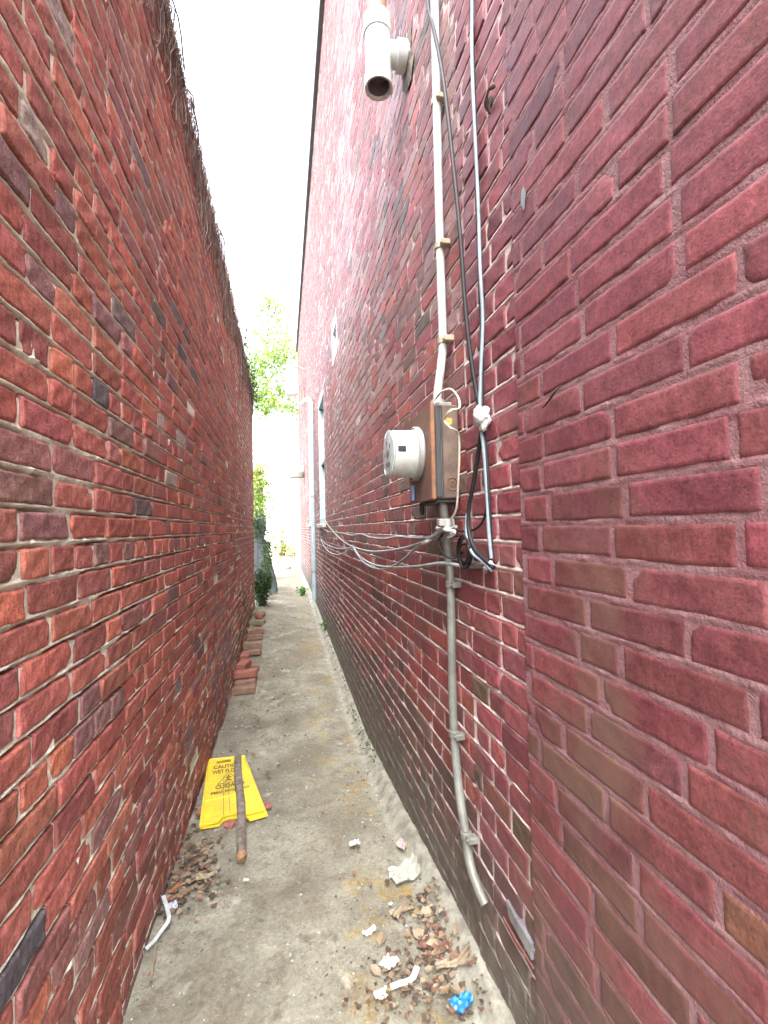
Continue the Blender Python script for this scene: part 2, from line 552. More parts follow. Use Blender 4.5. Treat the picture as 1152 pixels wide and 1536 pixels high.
def side_colour(y, z, rng, w):
    n = len(y)
    c = pick(rng, n, [((.25, .065, .07), 30), ((.23, .085, .085), 24), ((.31, .09, .075), 16), ((.19, .08, .08), 14),
                      ((.17, .10, .085), 8), ((.11, .08, .075), 3)])
    p = fbm(y * 1.1, z * .7, 31, 4)
    k = (z > 2.0) & (rng.random(n) < np.clip((p - .42) * 3, 0, .75))
    c[k] = c[k] * .5 + np.array((.36, .27, .27)) * .5
    lim = .48 + .18 * fbm(y * 1.6, z * 0 + 3, 8, 3)
    k = (z < lim) & (rng.random(n) < .85)
    c[k] = c[k] * .35 + np.array((.075, .066, .058)) * .65
    return c


m_left = brick_material('old_red_brick', .85, 1.25, .25, ((.50, .45, .38), .72, .80, .4), .85, streak=.6)
m_left_mortar = mortar_material('sandy_lime_mortar', ((.70, .68, .56), (.54, .525, .43)))
m_front = brick_material('maroon_painted_brick', .55, .42, .45, ((.30, .14, .15), .70, .78, .2), .75, .25, True, True)
m_front_mortar = mortar_material('painted_mauve_mortar', ((.165, .075, .086), (.215, .128, .134)), .75, ((.44, .38, .36), .66, .72), True)
m_side = brick_material('weathered_painted_brick', .62, .9, .4, ((.40, .30, .29), .60, .74, .5), .5, .35, True)
m_side_mortar = mortar_material('pale_flaking_mortar', ((.54, .47, .455), (.38, .29, .29)), .85, ((.03, .025, .025), .70, .74), True)
m_core = simple('brick_core', (.22, .06, .05), .9, nscale=8, bscale=30)

# left wall ------------------------------------------------------------------
L_END, L_TOP = 7.75, 3.58
left = empty('brick_wall', (XL - .15, 3, 0))
tag(left, 'long unpainted red brick wall with sandy mortar and dead vines on top, on the left of the passage', 'wall')
brickwork('brickwork', XL, 1, -.4, L_END, -.14, L_TOP, left_colour, [m_left, m_left_mortar], 3, header_rate=.22, parent=left, missing=.002, rv=.0044, rh=(-.013, -.0075, -.0018, -.0008), mortar_amp=.0035, wobble=.0013, course=.0695, joint=.013, splash=.79, L=.212)
mb = MB(); mb.box((XL - .30, -.4, -.2), (XL - .024, L_END - .005, L_TOP - .02)); mb.build('wall_core', m_core, left)
mb = MB(); mb.box((XL - .32, -.4, L_TOP - .018), (XL + .012, L_END + .01, L_TOP + .03), bev=.01)
mb.build('coping', simple('coping_stone', (.26, .22, .2), .9, bscale=40), left)

# right building -----------------------------------------------------------
Y_SEAM, Y_IN, R_END, R_TOP = rw(785, 790).y, rw(704, 800).y, 15.5, 7.3
WIN = [(rw(487, 700).y, rw(478, 700).y, rw(483, 786).z, rw(483, 585).z), (rw(469, 700).y, rw(463, 700).y, rw(466, 786).z, rw(466, 606).z),
       (rw(505, 520).y, rw(497, 520).y, rw(500, 545).z, rw(500, 482).z)]
print('seams', Y_SEAM, Y_IN, 'windows', WIN)
bld = empty('brick_house', (XR + .2, 3, 0))
tag(bld, 'tall red painted brick house with flaking paint, on the right of the passage', 'building')
brickwork('front_wall', XR - .009, -1, -.4, Y_SEAM - .005, -.14, R_TOP, front_colour, [m_front, m_front_mortar], 11,
          header_every=0, header_rate=.10, rough=.27, rv=.0012, dip=0, rh=(-.0016, -.0011, -.0009, -.0013), mortar_amp=.0022, wobble=.0007, splash=.9, joint=.0125, parent=bld, course=.0645, L=.212)
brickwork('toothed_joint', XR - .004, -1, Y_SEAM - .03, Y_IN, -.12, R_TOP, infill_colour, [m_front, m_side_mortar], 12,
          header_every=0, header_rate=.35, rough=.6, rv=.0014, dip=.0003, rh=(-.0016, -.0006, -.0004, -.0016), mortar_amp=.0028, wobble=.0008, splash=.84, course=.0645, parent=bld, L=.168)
brickwork('side_wall', XR, -1, Y_IN + .004, R_END, -.14, R_TOP, side_colour, [m_side, m_side_mortar], 13,
          header_every=5, header_rate=.30, rough=.6, rv=.0022, dip=.0008, rh=(-.0012, .0003, .0005, -.0012), mortar_amp=.0030, wobble=.0011, splash=.84, course=.0655, holes=WIN, missing=.004, parent=bld)
mb = MB(); mb.box((XR + .14, -.4, -.2), (XR + 5, R_END, R_TOP)); mb.build('wall_core', m_core, bld)
for ya_, yb_ in ((-.42, -.4), (R_END - .01, R_END + .02)):
    mb = MB(); mb.box((XR + .02, ya_, -.2), (XR + .14, yb_, R_TOP)); mb.build('wall_end', m_core, bld)
m_white = simple('white_paint', (.58, .60, .60), .5, nscale=5, col2=(.45, .47, .47), bscale=60, bdist=.001)
m_frame = simple('pale_blue_frame_paint', (.33, .43, .47), .45, col2=(.26, .34, .38), nscale=5)
m_glass, nt, b = new_mat('dusty_window_glass'); b.inputs['Base Color'].default_value = (.45, .52, .55, 1); b.inputs['Roughness'].default_value = .15
m_dark = simple('dark_void', (.02, .02, .022), .8)
for i, (a, c, z0, z1) in enumerate(WIN):
    mb = MB(); t = .07
    fx0, fx1 = XR + .005, XR + .125
    mb.box((fx0, a, z0), (fx1, a + t, z1)); mb.box((fx0, c - t, z0), (fx1, c, z1))
    mb.box((fx0 + .002, a + t, z1 - t), (fx1, c - t, z1)); mb.box((fx0 + .002, a + t, z0), (fx1, c - t, z0 + t))
    mb.box((fx0 + .03, a + t, (z0 + z1) / 2 - .02), (fx1, c - t, (z0 + z1) / 2 + .02))
    fr = mb.build('window', m_frame if i < 2 else m_white, bld)
    if i == 2:
        mb = MB(); mb.box((XR + .06, a + t, z0 + t), (XR + .075, c - t, z0 + (z1 - z0) * .55)); mb.build('board', m_white, fr)
    mb = MB(); mb.box((XR + .08, a + t, z0 + t), (XR + .09, c - t, z1 - t)); mb.build('pane', m_glass if i < 2 else m_dark, fr)
    if i < 2:
        mb = MB(); mb.box((XR - .045, a - .06, z0 - .055), (XR + .12, c + .06, z0 - .002), bev=.008); mb.build('sill', simple('pale_stone', (.5, .48, .45), .8, bscale=50), fr)

rs_ = random.Random(9)
mb = MB(); pc_ = rw(785, 298, .009); n_ = 14
mb.add([(pc_.x - .0032, pc_.y, pc_.z)] + [(pc_.x - .003, pc_.y - .004 + math.cos(k / n_ * 6.283) * .012 * rs_.uniform(.6, 1.2), pc_.z + math.sin(k / n_ * 6.283) * .028 * rs_.uniform(.6, 1.2)) for k in range(n_)], [(0, 1 + (k + 1) % n_, 1 + k) for k in range(n_)])
mb.build('paint_patch', simple('teal_grey_paint', (.19, .24, .25), .6), bld)
hk = empty('bracket', rw(740, 150)); h0 = rw(748, 128, .0); h1 = rw(738, 160, .0)
mb = MB(); mb.tube(spline([h0 + Vector((-.01, 0, 0)), h0.lerp(h1, .3) + Vector((-.022, 0, 0)), h1 + Vector((-.014, 0, 0)), h1 + Vector((.01, .0, -.03))], 4), [.005 + .002 * math.sin(k) for k in range(13)], 7); mb.build('hook', simple('flaked_rust_iron', (.10, .065, .055), .85, nscale=60, bscale=90), hk)
mb = MB(); mb.lathe(h1 + Vector((-.004, 0, .01)), (-1, 0, 0), [(0, .018), (.003, .013)], 9); mb.build('mount', m_dark, hk)
tag(hk, 'small corroded iron bracket set in a hole high on the painted wall', 'bracket')

# roof edge: dark gutter board over a pale fascia
m_gut = simple('dark_gutter_metal', (.06, .06, .07), .5)
mb = MB(); mb.box((XR - .05, -.4, R_TOP), (XR + 5, R_END + .1, R_TOP + .12)); mb.build('roof_edge', m_gut, bld)

# ------------------------------------------------------------------ ground
def ground():
    xs = np.concatenate([[-80, -30, -12, -6, -3, -1.6, -1.0], np.arange(-.60, .66, .011), [.8, 1.5, 4, 12, 30, 80]])
    ys = [-60, -20, -6, -2, -.6]; y = 0.4
    while y < 14: ys.append(y); y += .011 + max(0, y - 1.2) * .012
    ys += [16, 20, 26, 35, 50, 90, 200, 400]; ys = np.array(ys)
    X, Y = np.meshgrid(xs, ys, indexing='ij')
    Z = ground_base(X, Y)
    near = np.clip((14 - Y) / 4, 0, 1) * (np.abs(X) < .7)
    Z = Z + near * (1 - .85 * np.clip((X - XR + .10) / .04, 0, 1)) * (.030 * (fbm(X * 4, Y * 4, 3, 4) - .5) + .006 * (fbm(X * 26, Y * 26, 8, 3) - .5) + .004 * (fbm(X * 90, Y * 90, 9, 2) - .5))
    P = np.stack([X, Y, Z], -1).reshape(-1, 3); ny = len(ys)
    ii, jj = np.meshgrid(np.arange(len(xs) - 1), np.arange(ny - 1), indexing='ij')
    a = (ii * ny + jj).ravel(); Q = np.stack([a, a + ny, a + ny + 1, a + 1], -1)
    m, nt, b = new_mat('worn_concrete_and_dirt')
    tc = N(nt, 'ShaderNodeTexCoord').outputs['Object']
    sx = N(nt, 'ShaderNodeSeparateXYZ'); nt.links.new(tc, sx.inputs[0])
    n1 = noise(nt, tc, 2.6, 6, .62, .3); n2 = noise(nt, tc, 13, 6, .7); n3 = noise(nt, tc, 70, 4, .7); n4 = noise(nt, tc, 220, 3, .7); n5 = noise(nt, tc, 5.2, 5, .65, .4)
    c = mixc(nt, ramp(nt, n1, .40, .60), (.235, .236, .192), (.14, .134, .104))
    c = mixc(nt, ramp(nt, n2, .50, .66), c, (.14, .125, .098))
    c = mixc(nt, ramp(nt, n5, .60, .68), c, (.34, .345, .305))
    c = mixc(nt, ramp(nt, noise(nt, tc, 1.5, 5, .6, .6), .54, .66), c, (.155, .135, .10))
    # ochre moss strip on the right-hand half
    mr = N(nt, 'ShaderNodeMapRange'); mr.inputs[1].default_value = .05; mr.inputs[2].default_value = .28
    nt.links.new(sx.outputs[0], mr.inputs[0])
    mo = N(nt, 'ShaderNodeMath', operation='MULTIPLY'); nt.links.new(mr.outputs[0], mo.inputs[0])
    nt.links.new(ramp(nt, noise(nt, tc, 8, 6, .72), .53, .66), mo.inputs[1])
    c = mixc(nt, mo.outputs[0], c, (.25, .18, .06))
    c = mixc(nt, .75, c, ramp(nt, n3, .30, .70, (.6, .58, .55, 1), (1.28, 1.28, 1.28, 1)), 'MULTIPLY')
    c = mixc(nt, ramp(nt, n4, .32, .40, (1, 1, 1, 1), (0, 0, 0, 1)), c, (.07, .06, .05))
    c = mixc(nt, ramp(nt, n4, .66, .71), c, (.42, .42, .385))
    # pale mortar fillet against the right wall
    cr = N(nt, 'ShaderNodeMath', operation='ADD'); cr.inputs[1].default_value = -.025
    nz = N(nt, 'ShaderNodeMath', operation='MULTIPLY'); nz.inputs[1].default_value = .16
    nt.links.new(n2, nz.inputs[0]); nt.links.new(sx.outputs[0], cr.inputs[0]); nt.links.new(nz.outputs[0], cr.inputs[1])
    c = mixc(nt, ramp(nt, cr.outputs[0], .500, .530), c, mixc(nt, ramp(nt, n2, .45, .6), (.25, .25, .21), (.155, .15, .12)))
    nt.links.new(c, b.inputs['Base Color']); b.inputs['Roughness'].default_value = .85; b.inputs['Specular IOR Level'].default_value = .3
    bump(nt, b, [(n2, .006, .5), (n3, .003, .7), (n4, .0016, .7)])
    o = quad_mesh('ground', P, Q, [m], np.zeros(len(Q), int), None, True)
    o['kind'] = 'structure'
    return o


ground()

# ------------------------------------------------------------------ fixtures on the right wall
m_pipe_white = simple('chalky_white_conduit_paint', (.46, .50, .47), .5, col2=(.34, .36, .32), nscale=10, bscale=90, bdist=.0008)
m_pipe_grey = simple('dull_grey_conduit', (.15, .16, .145), .45, col2=(.095, .095, .085), nscale=10, bscale=90, bdist=.0008)
m_rust = simple('rusty_brown_steel', (.135, .095, .072), .7, col2=(.075, .05, .04), nscale=16, bscale=60, bdist=.001, lo=.35, hi=.6)
m_rust2 = simple('orange_rust', (.27, .10, .045), .75, col2=(.16, .07, .04), nscale=14)
m_seal = simple('dark_grey_strip', (.035, .038, .042), .55)
m_steel = simple('scuffed_steel', (.26, .27, .26), .4, .3, col2=(.3, .3, .29))
m_black = simple('black_cable_rubber', (.014, .014, .017), .6, spec=.3)
m_blue_grey = simple('blue_grey_cable_sheath', (.20, .26, .30), .4)
m_greycable = simple('pale_grey_cable_sheath', (.23, .25, .25), .4, col2=(.12, .13, .13), nscale=20)
m_cream = simple('cream_wire_sheath', (.55, .52, .42), .5)


def pipe_thing(name, pts, r, mat, label, cat, straps=(), strap_mat=None, seg=14, group=None):
    t = empty(name, pts[-1])
    mb = MB(); mb.tube(spline(pts, 6), r, seg); mb.build('pipe', mat, t)
    for p in straps:
        p = Vector(p); mb = MB()
        mb.lathe(p - Vector((0, 0, .011)), (0, 0, 1), [(0, r * 1.05), (.002, r * 1.28), (.02, r * 1.28), (.022, r * 1.05)], 16)
        mb.box((p.x - .006, p.y - r - .022, p.z - .009), (XR + .004, p.y - r + .004, p.z + .009), bev=.002)
        mb.lathe((p.x - .006, p.y - r - .012, p.z), (-1, 0, 0), [(0, .005), (.003, .0045)], 8)
        mb.build('strap', strap_mat or mat, t)
    tag(t, label, cat, group)
    return t


po = .024
up_pts = [rw(648, -420, po), rw(650, -150, po), rw(652, 0, po), rw(655, 155, po), rw(660, 370, po), rw(664, 505, po), rw(662, 545, .03), rw(657, 585, .045), rw(656, 602, .047)]
pipe_thing('conduit_pipe', up_pts, .0135, m_pipe_white, 'white painted conduit running up the red wall from the top of the rusty meter box', 'pipe',
           [rw(654, 155, po), rw(660, 370, po), rw(664, 512, po)], simple('tarnished_strap', (.32, .27, .2), .5))
dn_pts = [rw(664, 748, .047), rw(668, 790, .035), rw(672, 835, .024), rw(676, 880, .022), rw(678, 1000, .022), rw(681, 1100, .022), rw(688, 1180, .022),
          rw(698, 1250, .022), rw(705, 1295, .022), rw(716, 1330, .018), rw(728, 1356, .008)]
pipe_thing('conduit_pipe', dn_pts, .0135, m_pipe_grey, 'grey conduit running from below the meter box down to the foot of the wall', 'pipe',
           [rw(676, 876, .022), rw(681, 1100, .022), rw(699, 1252, .022)], m_pipe_grey)

# meter box
by0, by1 = rw(690, 680).y, 1.605
bz0, bz1 = rw(690, 748).z, rw(690, 606).z
bx0 = XR - .092
box = empty('meter_box', (XR, (by0 + by1) / 2, bz0))
tag(box, 'rusty brown electric meter box with a round glass meter on the painted brick wall', 'meter')
mb = MB(); mb.box((bx0 + .012, by0, bz0), (XR - .002, by1, bz1), bev=.004); mb.build('housing', m_rust, box)
mb = MB(); mb.box((bx0, by0 - .003, bz0 - .004), (bx0 + .012, by1 + .003, bz1 + .006), bev=.003); mb.build('cover', simple('brown_rusted_cover', (.10, .065, .058), .7, col2=(.15, .075, .045), nscale=6, bscale=50, bdist=.001), box)
mb = MB(); mb.box((bx0 + .013, by0 - .006, bz0 + .004), (bx0 + .030, by0 - .0005, bz1 - .004), bev=.002); mb.box((bx0 + .0335, by0 - .004, bz0 + .004), (bx0 + .037, by0 - .0005, bz1 - .004))
mb.build('weather_strip', m_seal, box)
mb = MB(); mb.box((bx0 + .016, by0 + .01, bz0 - .012), (XR - .004, by1 - .06, bz0 - .001), bev=.003); mb.build('bottom_plate', m_seal, box)
mb = MB(); hp = Vector((XR - .047, rw(656, 602, .047).y, bz1))
mb.lathe(hp, (0, 0, 1), [(0, .029), (.006, .029), (.012, .026), (.02, .023), (.03, .021), (.032, .015)], 16); mb.box((hp.x - .02, hp.y - .05, hp.z + .001), (hp.x + .03, hp.y - .02, hp.z + .012), bev=.002)
mb.build('pipe_hub', m_steel, box)
mb = MB(); mb.box((bx0 - .0012, by0 - .0045, bz0 - .002), (bx0 + .012, by0 + .022, bz1 + .004), bev=.003); mb.build('cover_edge', simple('orange_rust_edge', (.23, .10, .05), .75, col2=(.13, .065, .04), nscale=18), box)
# round embossed mark on the near side
mb = MB(); ec = Vector((XR - .028, by0 - .001, bz0 + .045)); ring = [ec + Vector((math.cos(a) * .019, 0, math.sin(a) * .019)) for a in np.linspace(0, 2 * math.pi, 25)]
mb.tube(ring, .0013, 6); hs = [ec + Vector((math.sin(a) * .008, 0, math.cos(a) * .009)) for a in np.linspace(-2.5, 2.5, 14)]
mb.tube(hs, .0015, 6); mb.tube([ec + Vector((0, 0, -.004)), ec + Vector((0, 0, .004))], .0015, 6); mb.build('round_emblem', m_rust2, box)
# yellow sticker, blue seal, hanging tag
mb = MB(); mb.box((bx0 + .047, by0 - .0025, bz1 - .062), (bx0 + .068, by0 - .0006, bz1 - .042)); mb.build('sticker', simple('faded_yellow_sticker', (.5, .36, .08), .6), box)
mb = MB(); mb.box((bx0 - .012, by1 - .075, bz0 + .004), (bx0 - .004, by1 - .045, bz0 + .058), bev=.002); mb.build('seal_tag', simple('blue_plastic_seal', (.16, .22, .45), .4), box)
mb = MB(); mb.tube([(bx0 + .02, by1 - .08, bz0 - .002), (bx0 + .018, by1 - .08, bz0 - .03), (bx0 + .02, by1 - .08, bz0 - .045)], [.008, .009, .005], 10); mb.build('drain_plug', m_black, box)
# the meter
mc = at_y(640, 682, 1.50); mc = Vector((bx0, 1.49, (rw(640, 672, .1)).z))
m_meter = simple('ivory_meter_plastic', (.50, .53, .50), .25, col2=(.40, .42, .38), nscale=6)
meter = MB(); meter.lathe(mc, (-1, 0, 0), [(0, .083), (.012, .085), (.02, .083), (.022, .0785), (.094, .0765), (.096, .073)], 40)
meter = meter.build('meter', m_meter, box)
mb = MB(); mb.lathe(mc, (-1, 0, 0), [(.0, .086), (.004, .090), (.018, .090), (.022, .086)], 40, cap=False); mb.build('sealing_ring', m_steel, meter)
m_cover, nt, b = new_mat('clear_meter_glass'); b.inputs['Base Color'].default_value = (.85, .93, .95, 1); b.inputs['Roughness'].default_value = .08
b.inputs['Transmission Weight'].default_value = 1; b.inputs['IOR'].default_value = 1.15
mb = MB(); mb.lathe(mc, (-1, 0, 0), [(.095, .0775), (.104, .0765), (.107, .06), (.108, .001)], 40, cap=False); mb.build('glass_cover', m_cover, meter)
mb = MB(); mb.lathe(mc, (-1, 0, 0), [(.0965, .069), (.099, .069)], 36); mb.build('dial_plate', simple('dial_grey', (.62, .66, .66), .5), meter)
mb = MB(); mb.lathe(mc, (-1, 0, 0), [(.0995, .016), (.103, .012)], 16)
for a in range(5):
    if a == 3: continue
    q = mc + Vector((-.0995, math.cos(a * 1.25) * .038, math.sin(a * 1.25) * .038)); mb.lathe(q, (-1, 0, 0), [(0, .008), (.0015, .008)], 12)
mb.box((mc.x - .1008, mc.y - .030, mc.z - .044), (mc.x - .0992, mc.y + .030, mc.z - .030)); mb.build('dial', simple('dial_dark', (.20, .22, .24), .4), meter)
mb = MB(); an0 = 3.3
lv = []
for dx in (.062, .088):
    for k in range(5):
        a = R(183 - k * 3.4); lv.append(mc + Vector((-dx, math.cos(a) * .0792, math.sin(a) * .0792)))
mb.add(lv, [(k, k + 1, k + 6, k + 5) for k in range(4)]); mb.build('black_label', m_black, meter)


def cable(pts, r, mat, label, name='cable', group=None, cat='cable', extra=(), seg=8):
    """pts: (photo x, photo y, metres off the wall)"""
    P = [rw(*p) for p in pts]
    mb = MB(); mb.tube(spline(P, 7), r, seg)
    o = mb.build(name, mat); tag(o, label, cat, group)
    return o


cable([(625, -330, .035), (632, -120, .035), (641, 0, .035), (651, 45, .04), (665, 120, .05), (679, 240, .05), (690, 350, .048), (697, 450, .045), (704, 520, .04), (714, 585, .03), (722, 626, .022), (721, 655, .02), (711, 720, .022), (703, 765, .024), (704, 800, .024), (714, 826, .024), (730, 842, .022), (741, 852, .018)],
      .0062, m_black, 'thick black cable slanting across the white conduit into the white foam lump')
cable([(704, -300, .012), (705, -120, .012), (706, 0, .012), (710, 100, .012), (713, 200, .014), (716, 320, .012), (721, 450, .012), (723, 560, .014), (724, 626, .018), (730, 690, .016), (734, 760, .012), (737, 832, .010)],
      .0050, m_black, 'straight black cable hanging down the wall beside the pale blue one')
cable([(708, -300, .014), (709, -120, .014), (708, 0, .016), (708, 90, .016), (711, 170, .018), (717, 300, .016), (720, 400, .015), (724, 480, .014), (721, 560, .02), (720, 626, .026), (726, 680, .022), (731, 750, .016), (733, 795, .016), (737, 838, .014)],
      .0050, m_blue_grey, 'thin blue grey cable twisting down the wall beside the straight black cable')
cable([(701, 770, .026), (700, 800, .028), (708, 828, .028), (724, 842, .024), (738, 855, .02)], .0055, m_blue_grey, 'short blue grey cable looping below the white foam lump')
cable([(654, 598, .06), (662, 588, .075), (676, 584, .06), (687, 596, .05), (689, 612, .055), (676, 616, .098), (667, 630, .1), (676, 642, .097), (687, 650, .06), (689, 680, .05), (687, 730, .045), (684, 765, .04), (672, 786, .04)],
      .0032, m_cream, 'thin cream earth wire curling over the near side of the meter box', 'wire')

# foam lump
rngl = random.Random(4)
fc = rw(723, 627, .03); mb = MB(); vs = []; fs = []
nu_, nv_ = 22, 14
for i in range(nu_):
    for j in range(nv_ + 1):
        a = 2 * math.pi * i / nu_; t = math.pi * j / nv_
        d = Vector((math.cos(a) * math.sin(t), math.sin(a) * math.sin(t), math.cos(t)))
        rr = .021 * (1 + .25 * math.sin(d.x * 5 + 1) * math.sin(d.z * 6) + .16 * math.sin(d.y * 11 + d.z * 9) + .1 * math.sin(d.z * 17 + d.x * 13))
        vs.append(fc + Vector((d.x * rr, d.y * rr, d.z * rr * 1.35)))
for i in range(nu_):
    for j in range(nv_):
        fs.append((i * (nv_ + 1) + j, ((i + 1) % nu_) * (nv_ + 1) + j, ((i + 1) % nu_) * (nv_ + 1) + j + 1, i * (nv_ + 1) + j + 1))
mb.add(vs, fs, 0, True)
tag(mb.build('foam_lump', simple('white_expanding_foam', (.58, .60, .60), .85, bscale=120, bdist=.003)), 'white lump of hardened foam wrapped round the hanging cables', 'foam')

# swagged cables
cable([(484, 792, .02), (492, 797, .03), (503, 798, .03), (515, 800, .02), (528, 803, .03), (541, 801, .02), (556, 806, .03), (578, 808, .03), (597, 805, .02), (620, 807, .03), (645, 807, .03), (662, 800, .03), (675, 796, .045)], .0054, m_greycable,
      'topmost grey cable pinned almost level along the wall towards the window')
cable([(486, 778, .03), (493, 789, .04), (505, 803, .05), (518, 814, .05), (532, 821, .05), (555, 827, .05), (585, 826, .05), (615, 820, .05), (640, 811, .05), (655, 800, .045), (672, 790, .05)], .0060, m_greycable,
      'grey cable sagging from the window corner across the wall to the connectors')
cable([(481, 808, .02), (489, 816, .04), (503, 822, .045), (518, 823, .05), (529, 820, .055)], .0054, m_greycable, 'short grey cable from the window sill to the tie')
cable([(481, 808, .02), (486, 819, .04), (494, 828, .05), (506, 832, .05), (518, 829, .05), (529, 821, .06), (537, 832, .06), (550, 842, .06), (568, 849, .06), (592, 851, .06), (625, 850, .055), (665, 845, .05), (700, 850, .012), (738, 848, .012)], .0060, m_greycable,
      'lowest grey cable hanging in two swags and passing behind the grey conduit')
cable([(530, 822, .065), (543, 841, .065), (558, 851, .065), (574, 854, .06), (590, 849, .06), (607, 838, .055), (622, 824, .05), (638, 812, .05), (660, 800, .05), (684, 790, .04)], .0054, m_greycable,
      'grey cable dipping from the tie below the others and climbing to the connectors')
for (px, py, off) in ((529, 820, .058),):
    p = rw(px, py, off); mb = MB(); mb.lathe(p - Vector((0, .012, 0)), (0, 1, 0), [(0, .009), (.003, .0125), (.021, .0125), (.024, .009)], 12)
    tag(mb.build('cable_tie', m_greycable), 'grey tie bunching the sagging cables together', 'tie')
# clamp with connectors
cl = empty('cable_connector', rw(672, 795, .05))
tag(cl, 'cluster of white and metal cable connectors clamped to the conduit under the meter box', 'connector')
for (a, b2, r, mt) in (((655, 792, .062), (682, 797, .05), .0062, m_white), ((674, 800, .05), (684, 796, .03), .0058, m_white), ((672, 806, .045), (682, 800, .03), .0058, m_white), ((634, 816, .055), (646, 809, .05), .0065, m_white)):
    mb = MB(); P = [rw(*a), rw(*b2)]; mb.tube([P[0], P[0].lerp(P[1], .3), P[0].lerp(P[1], .32), P[0].lerp(P[1], .7), P[0].lerp(P[1], .72), P[1]], [r * .8, r * .8, r, r, r * .75, r * .75], 10); mb.build('connector_barrel', mt, cl)
mb = MB(); p = rw(671, 785, .046); mb.lathe(p - Vector((0, 0, .012)), (0, 0, 1), [(0, .017), (.024, .017)], 16); mb.box((p.x - .03, p.y - .012, p.z - .008), (p.x + .02, p.y + .012, p.z + .014), bev=.002); mb.build('clamp', m_steel, cl)
# black coil
coil = []
for k in range(90):
    a = k / 90 * 2 * math.pi * 3.4; q = rw(694 + 9 * math.sin(a) + k * .05, 826 + (18 + 6 * math.sin(k * .11)) * math.cos(a) + k * .06, .02 + .012 * math.sin(a * .5))
    coil.append(q)
mb = MB(); mb.tube(coil, .0038, 8)
tag(mb.build('cable', m_black), 'black cable wound in a hanging coil behind the grey conduit', 'cable')
cable([(664, 800, .05), (658, 812, .055), (662, 826, .055), (672, 836, .05), (684, 836, .03), (694, 828, .02)], .0034, m_black, 'black cable loop hooked in front of the conduit below the connectors')
cable([(684, 795, .03), (700, 797, .02), (715, 792, .014), (726, 778, .012), (733, 745, .012)], .0034, m_black, 'black cable bending from the connectors up to the straight black cable')
en = empty('cable_connector', rw(739, 852, .016)); tag(en, 'white plug ends where the black cables stop at the painted wall', 'connector')
for (a, b2) in (((728, 851, .022), (736, 853, .018)), ((735, 843, .02), (741, 852, .016))):
    mb = MB(); mb.tube([rw(*a), rw(*b2)], .0055, 10); mb.build('plug', m_white, en)

# vent pipe
vy = rw(612, 85).y; print('vent y', vy)
vp = Vector((at_y(567, 85, vy).x, vy, 0)); zt, zb2 = at_y(566, 30, vy).z, at_y(567, 133, vy).z; zm = at_y(575, 80, vy).z
vt = empty('vent_pipe', (XR, vy, zm))
tag(vt, 'white plastic vent tee with a rusty pipe above, sticking out of the upper red wall', 'pipe')
m_pvc = simple('white_plastic_pipe', (.56, .60, .59), .35, col2=(.42, .45, .43), nscale=4)
mb = MB(); H = zt - zb2
mb.lathe((vp.x, vp.y, zb2), (0, 0, 1), [(.01, .044), (0, .050), (.0, .057), (.05, .057), (.052, .053), (H - .07, .053), (H - .068, .058), (H, .058), (H + .003, .048)], 32, cap=False)
mb.build('tee', m_pvc, vt)
mb = MB(); mb.lathe((vp.x, vp.y, zb2 + .012), (0, 0, 1), [(.06, .002), (.058, .046), (.0, .0435)], 24, cap=False); mb.build('tee_bore', simple('grey_pipe_inside', (.17, .15, .16), .7), vt)
mb = MB(); mb.lathe((vp.x + .045, vp.y, zm), (1, 0, 0), [(0, .045), (.03, .047), (.031, .056), (.07, .056), (.072, .05), (XR - vp.x - .04, .05)], 28); mb.build('branch', m_pvc, vt)
mb = MB(); mb.lathe((vp.x, vp.y, zt), (0, 0, 1), [(-.02, .040), (1.6, .040)], 24); mb.build('upper_pipe', simple('terracotta_pipe', (.36, .17, .12), .6), vt)
mb = MB(); pts = []
for k in range(26):
    a = 2 * math.pi * k / 26; pts.append((.075 + .02 * math.sin(a * 3 + 1) + (.05 if math.sin(a) < -.6 else 0)))
vs = [(XR - .012, vy, zm)] + [(XR - .003 - .004 * (k % 2), vy + math.cos(2 * math.pi * k / 26) * pts[k], zm + math.sin(2 * math.pi * k / 26) * pts[k]) for k in range(26)]
mb.add(vs, [(0, 1 + (k + 1) % 26, 1 + k) for k in range(26)]); mb.build('rough_mortar_collar', simple('grimy_mortar', (.16, .13, .1), .95, bscale=50, bdist=.01, col2=(.05, .045, .04)), vt)

# ------------------------------------------------------------------ far end of the passage, right side
def gpt(x, y, dz=0): return Vector((x, y, float(ground_base(x, y)) + dz))
ds = empty('downspout', gpt(XR - .05, 8.3))
dy = rw(470, 800, .05).y; print('downspout y', dy)
P = [at_y(470, 900, dy), at_y(469, 760, dy), at_y(468, 620, dy)]
for p in P: p.x = XR - .05
P2 = P + [P[-1] + Vector((-.0, .02, .15)), Vector((XR - .09, dy + .3, P[-1].z + .32)), Vector((XR - .16, dy + 1.0, P[-1].z + .42))]
ds.location = P[0]
mb = MB(); mb.tube(spline(P2, 6), .038, 12); mb.build('pipe', m_frame, ds)
for k in (.15, .55, .95):
    q = P[0].lerp(P[2], k); mb = MB(); mb.lathe(q - Vector((0, 0, .02)), (0, 0, 1), [(0, .042), (.04, .042)], 12); mb.build('strap', m_steel, ds)
tag(ds, 'pale downspout running down the far red wall between the two windows', 'downspout')

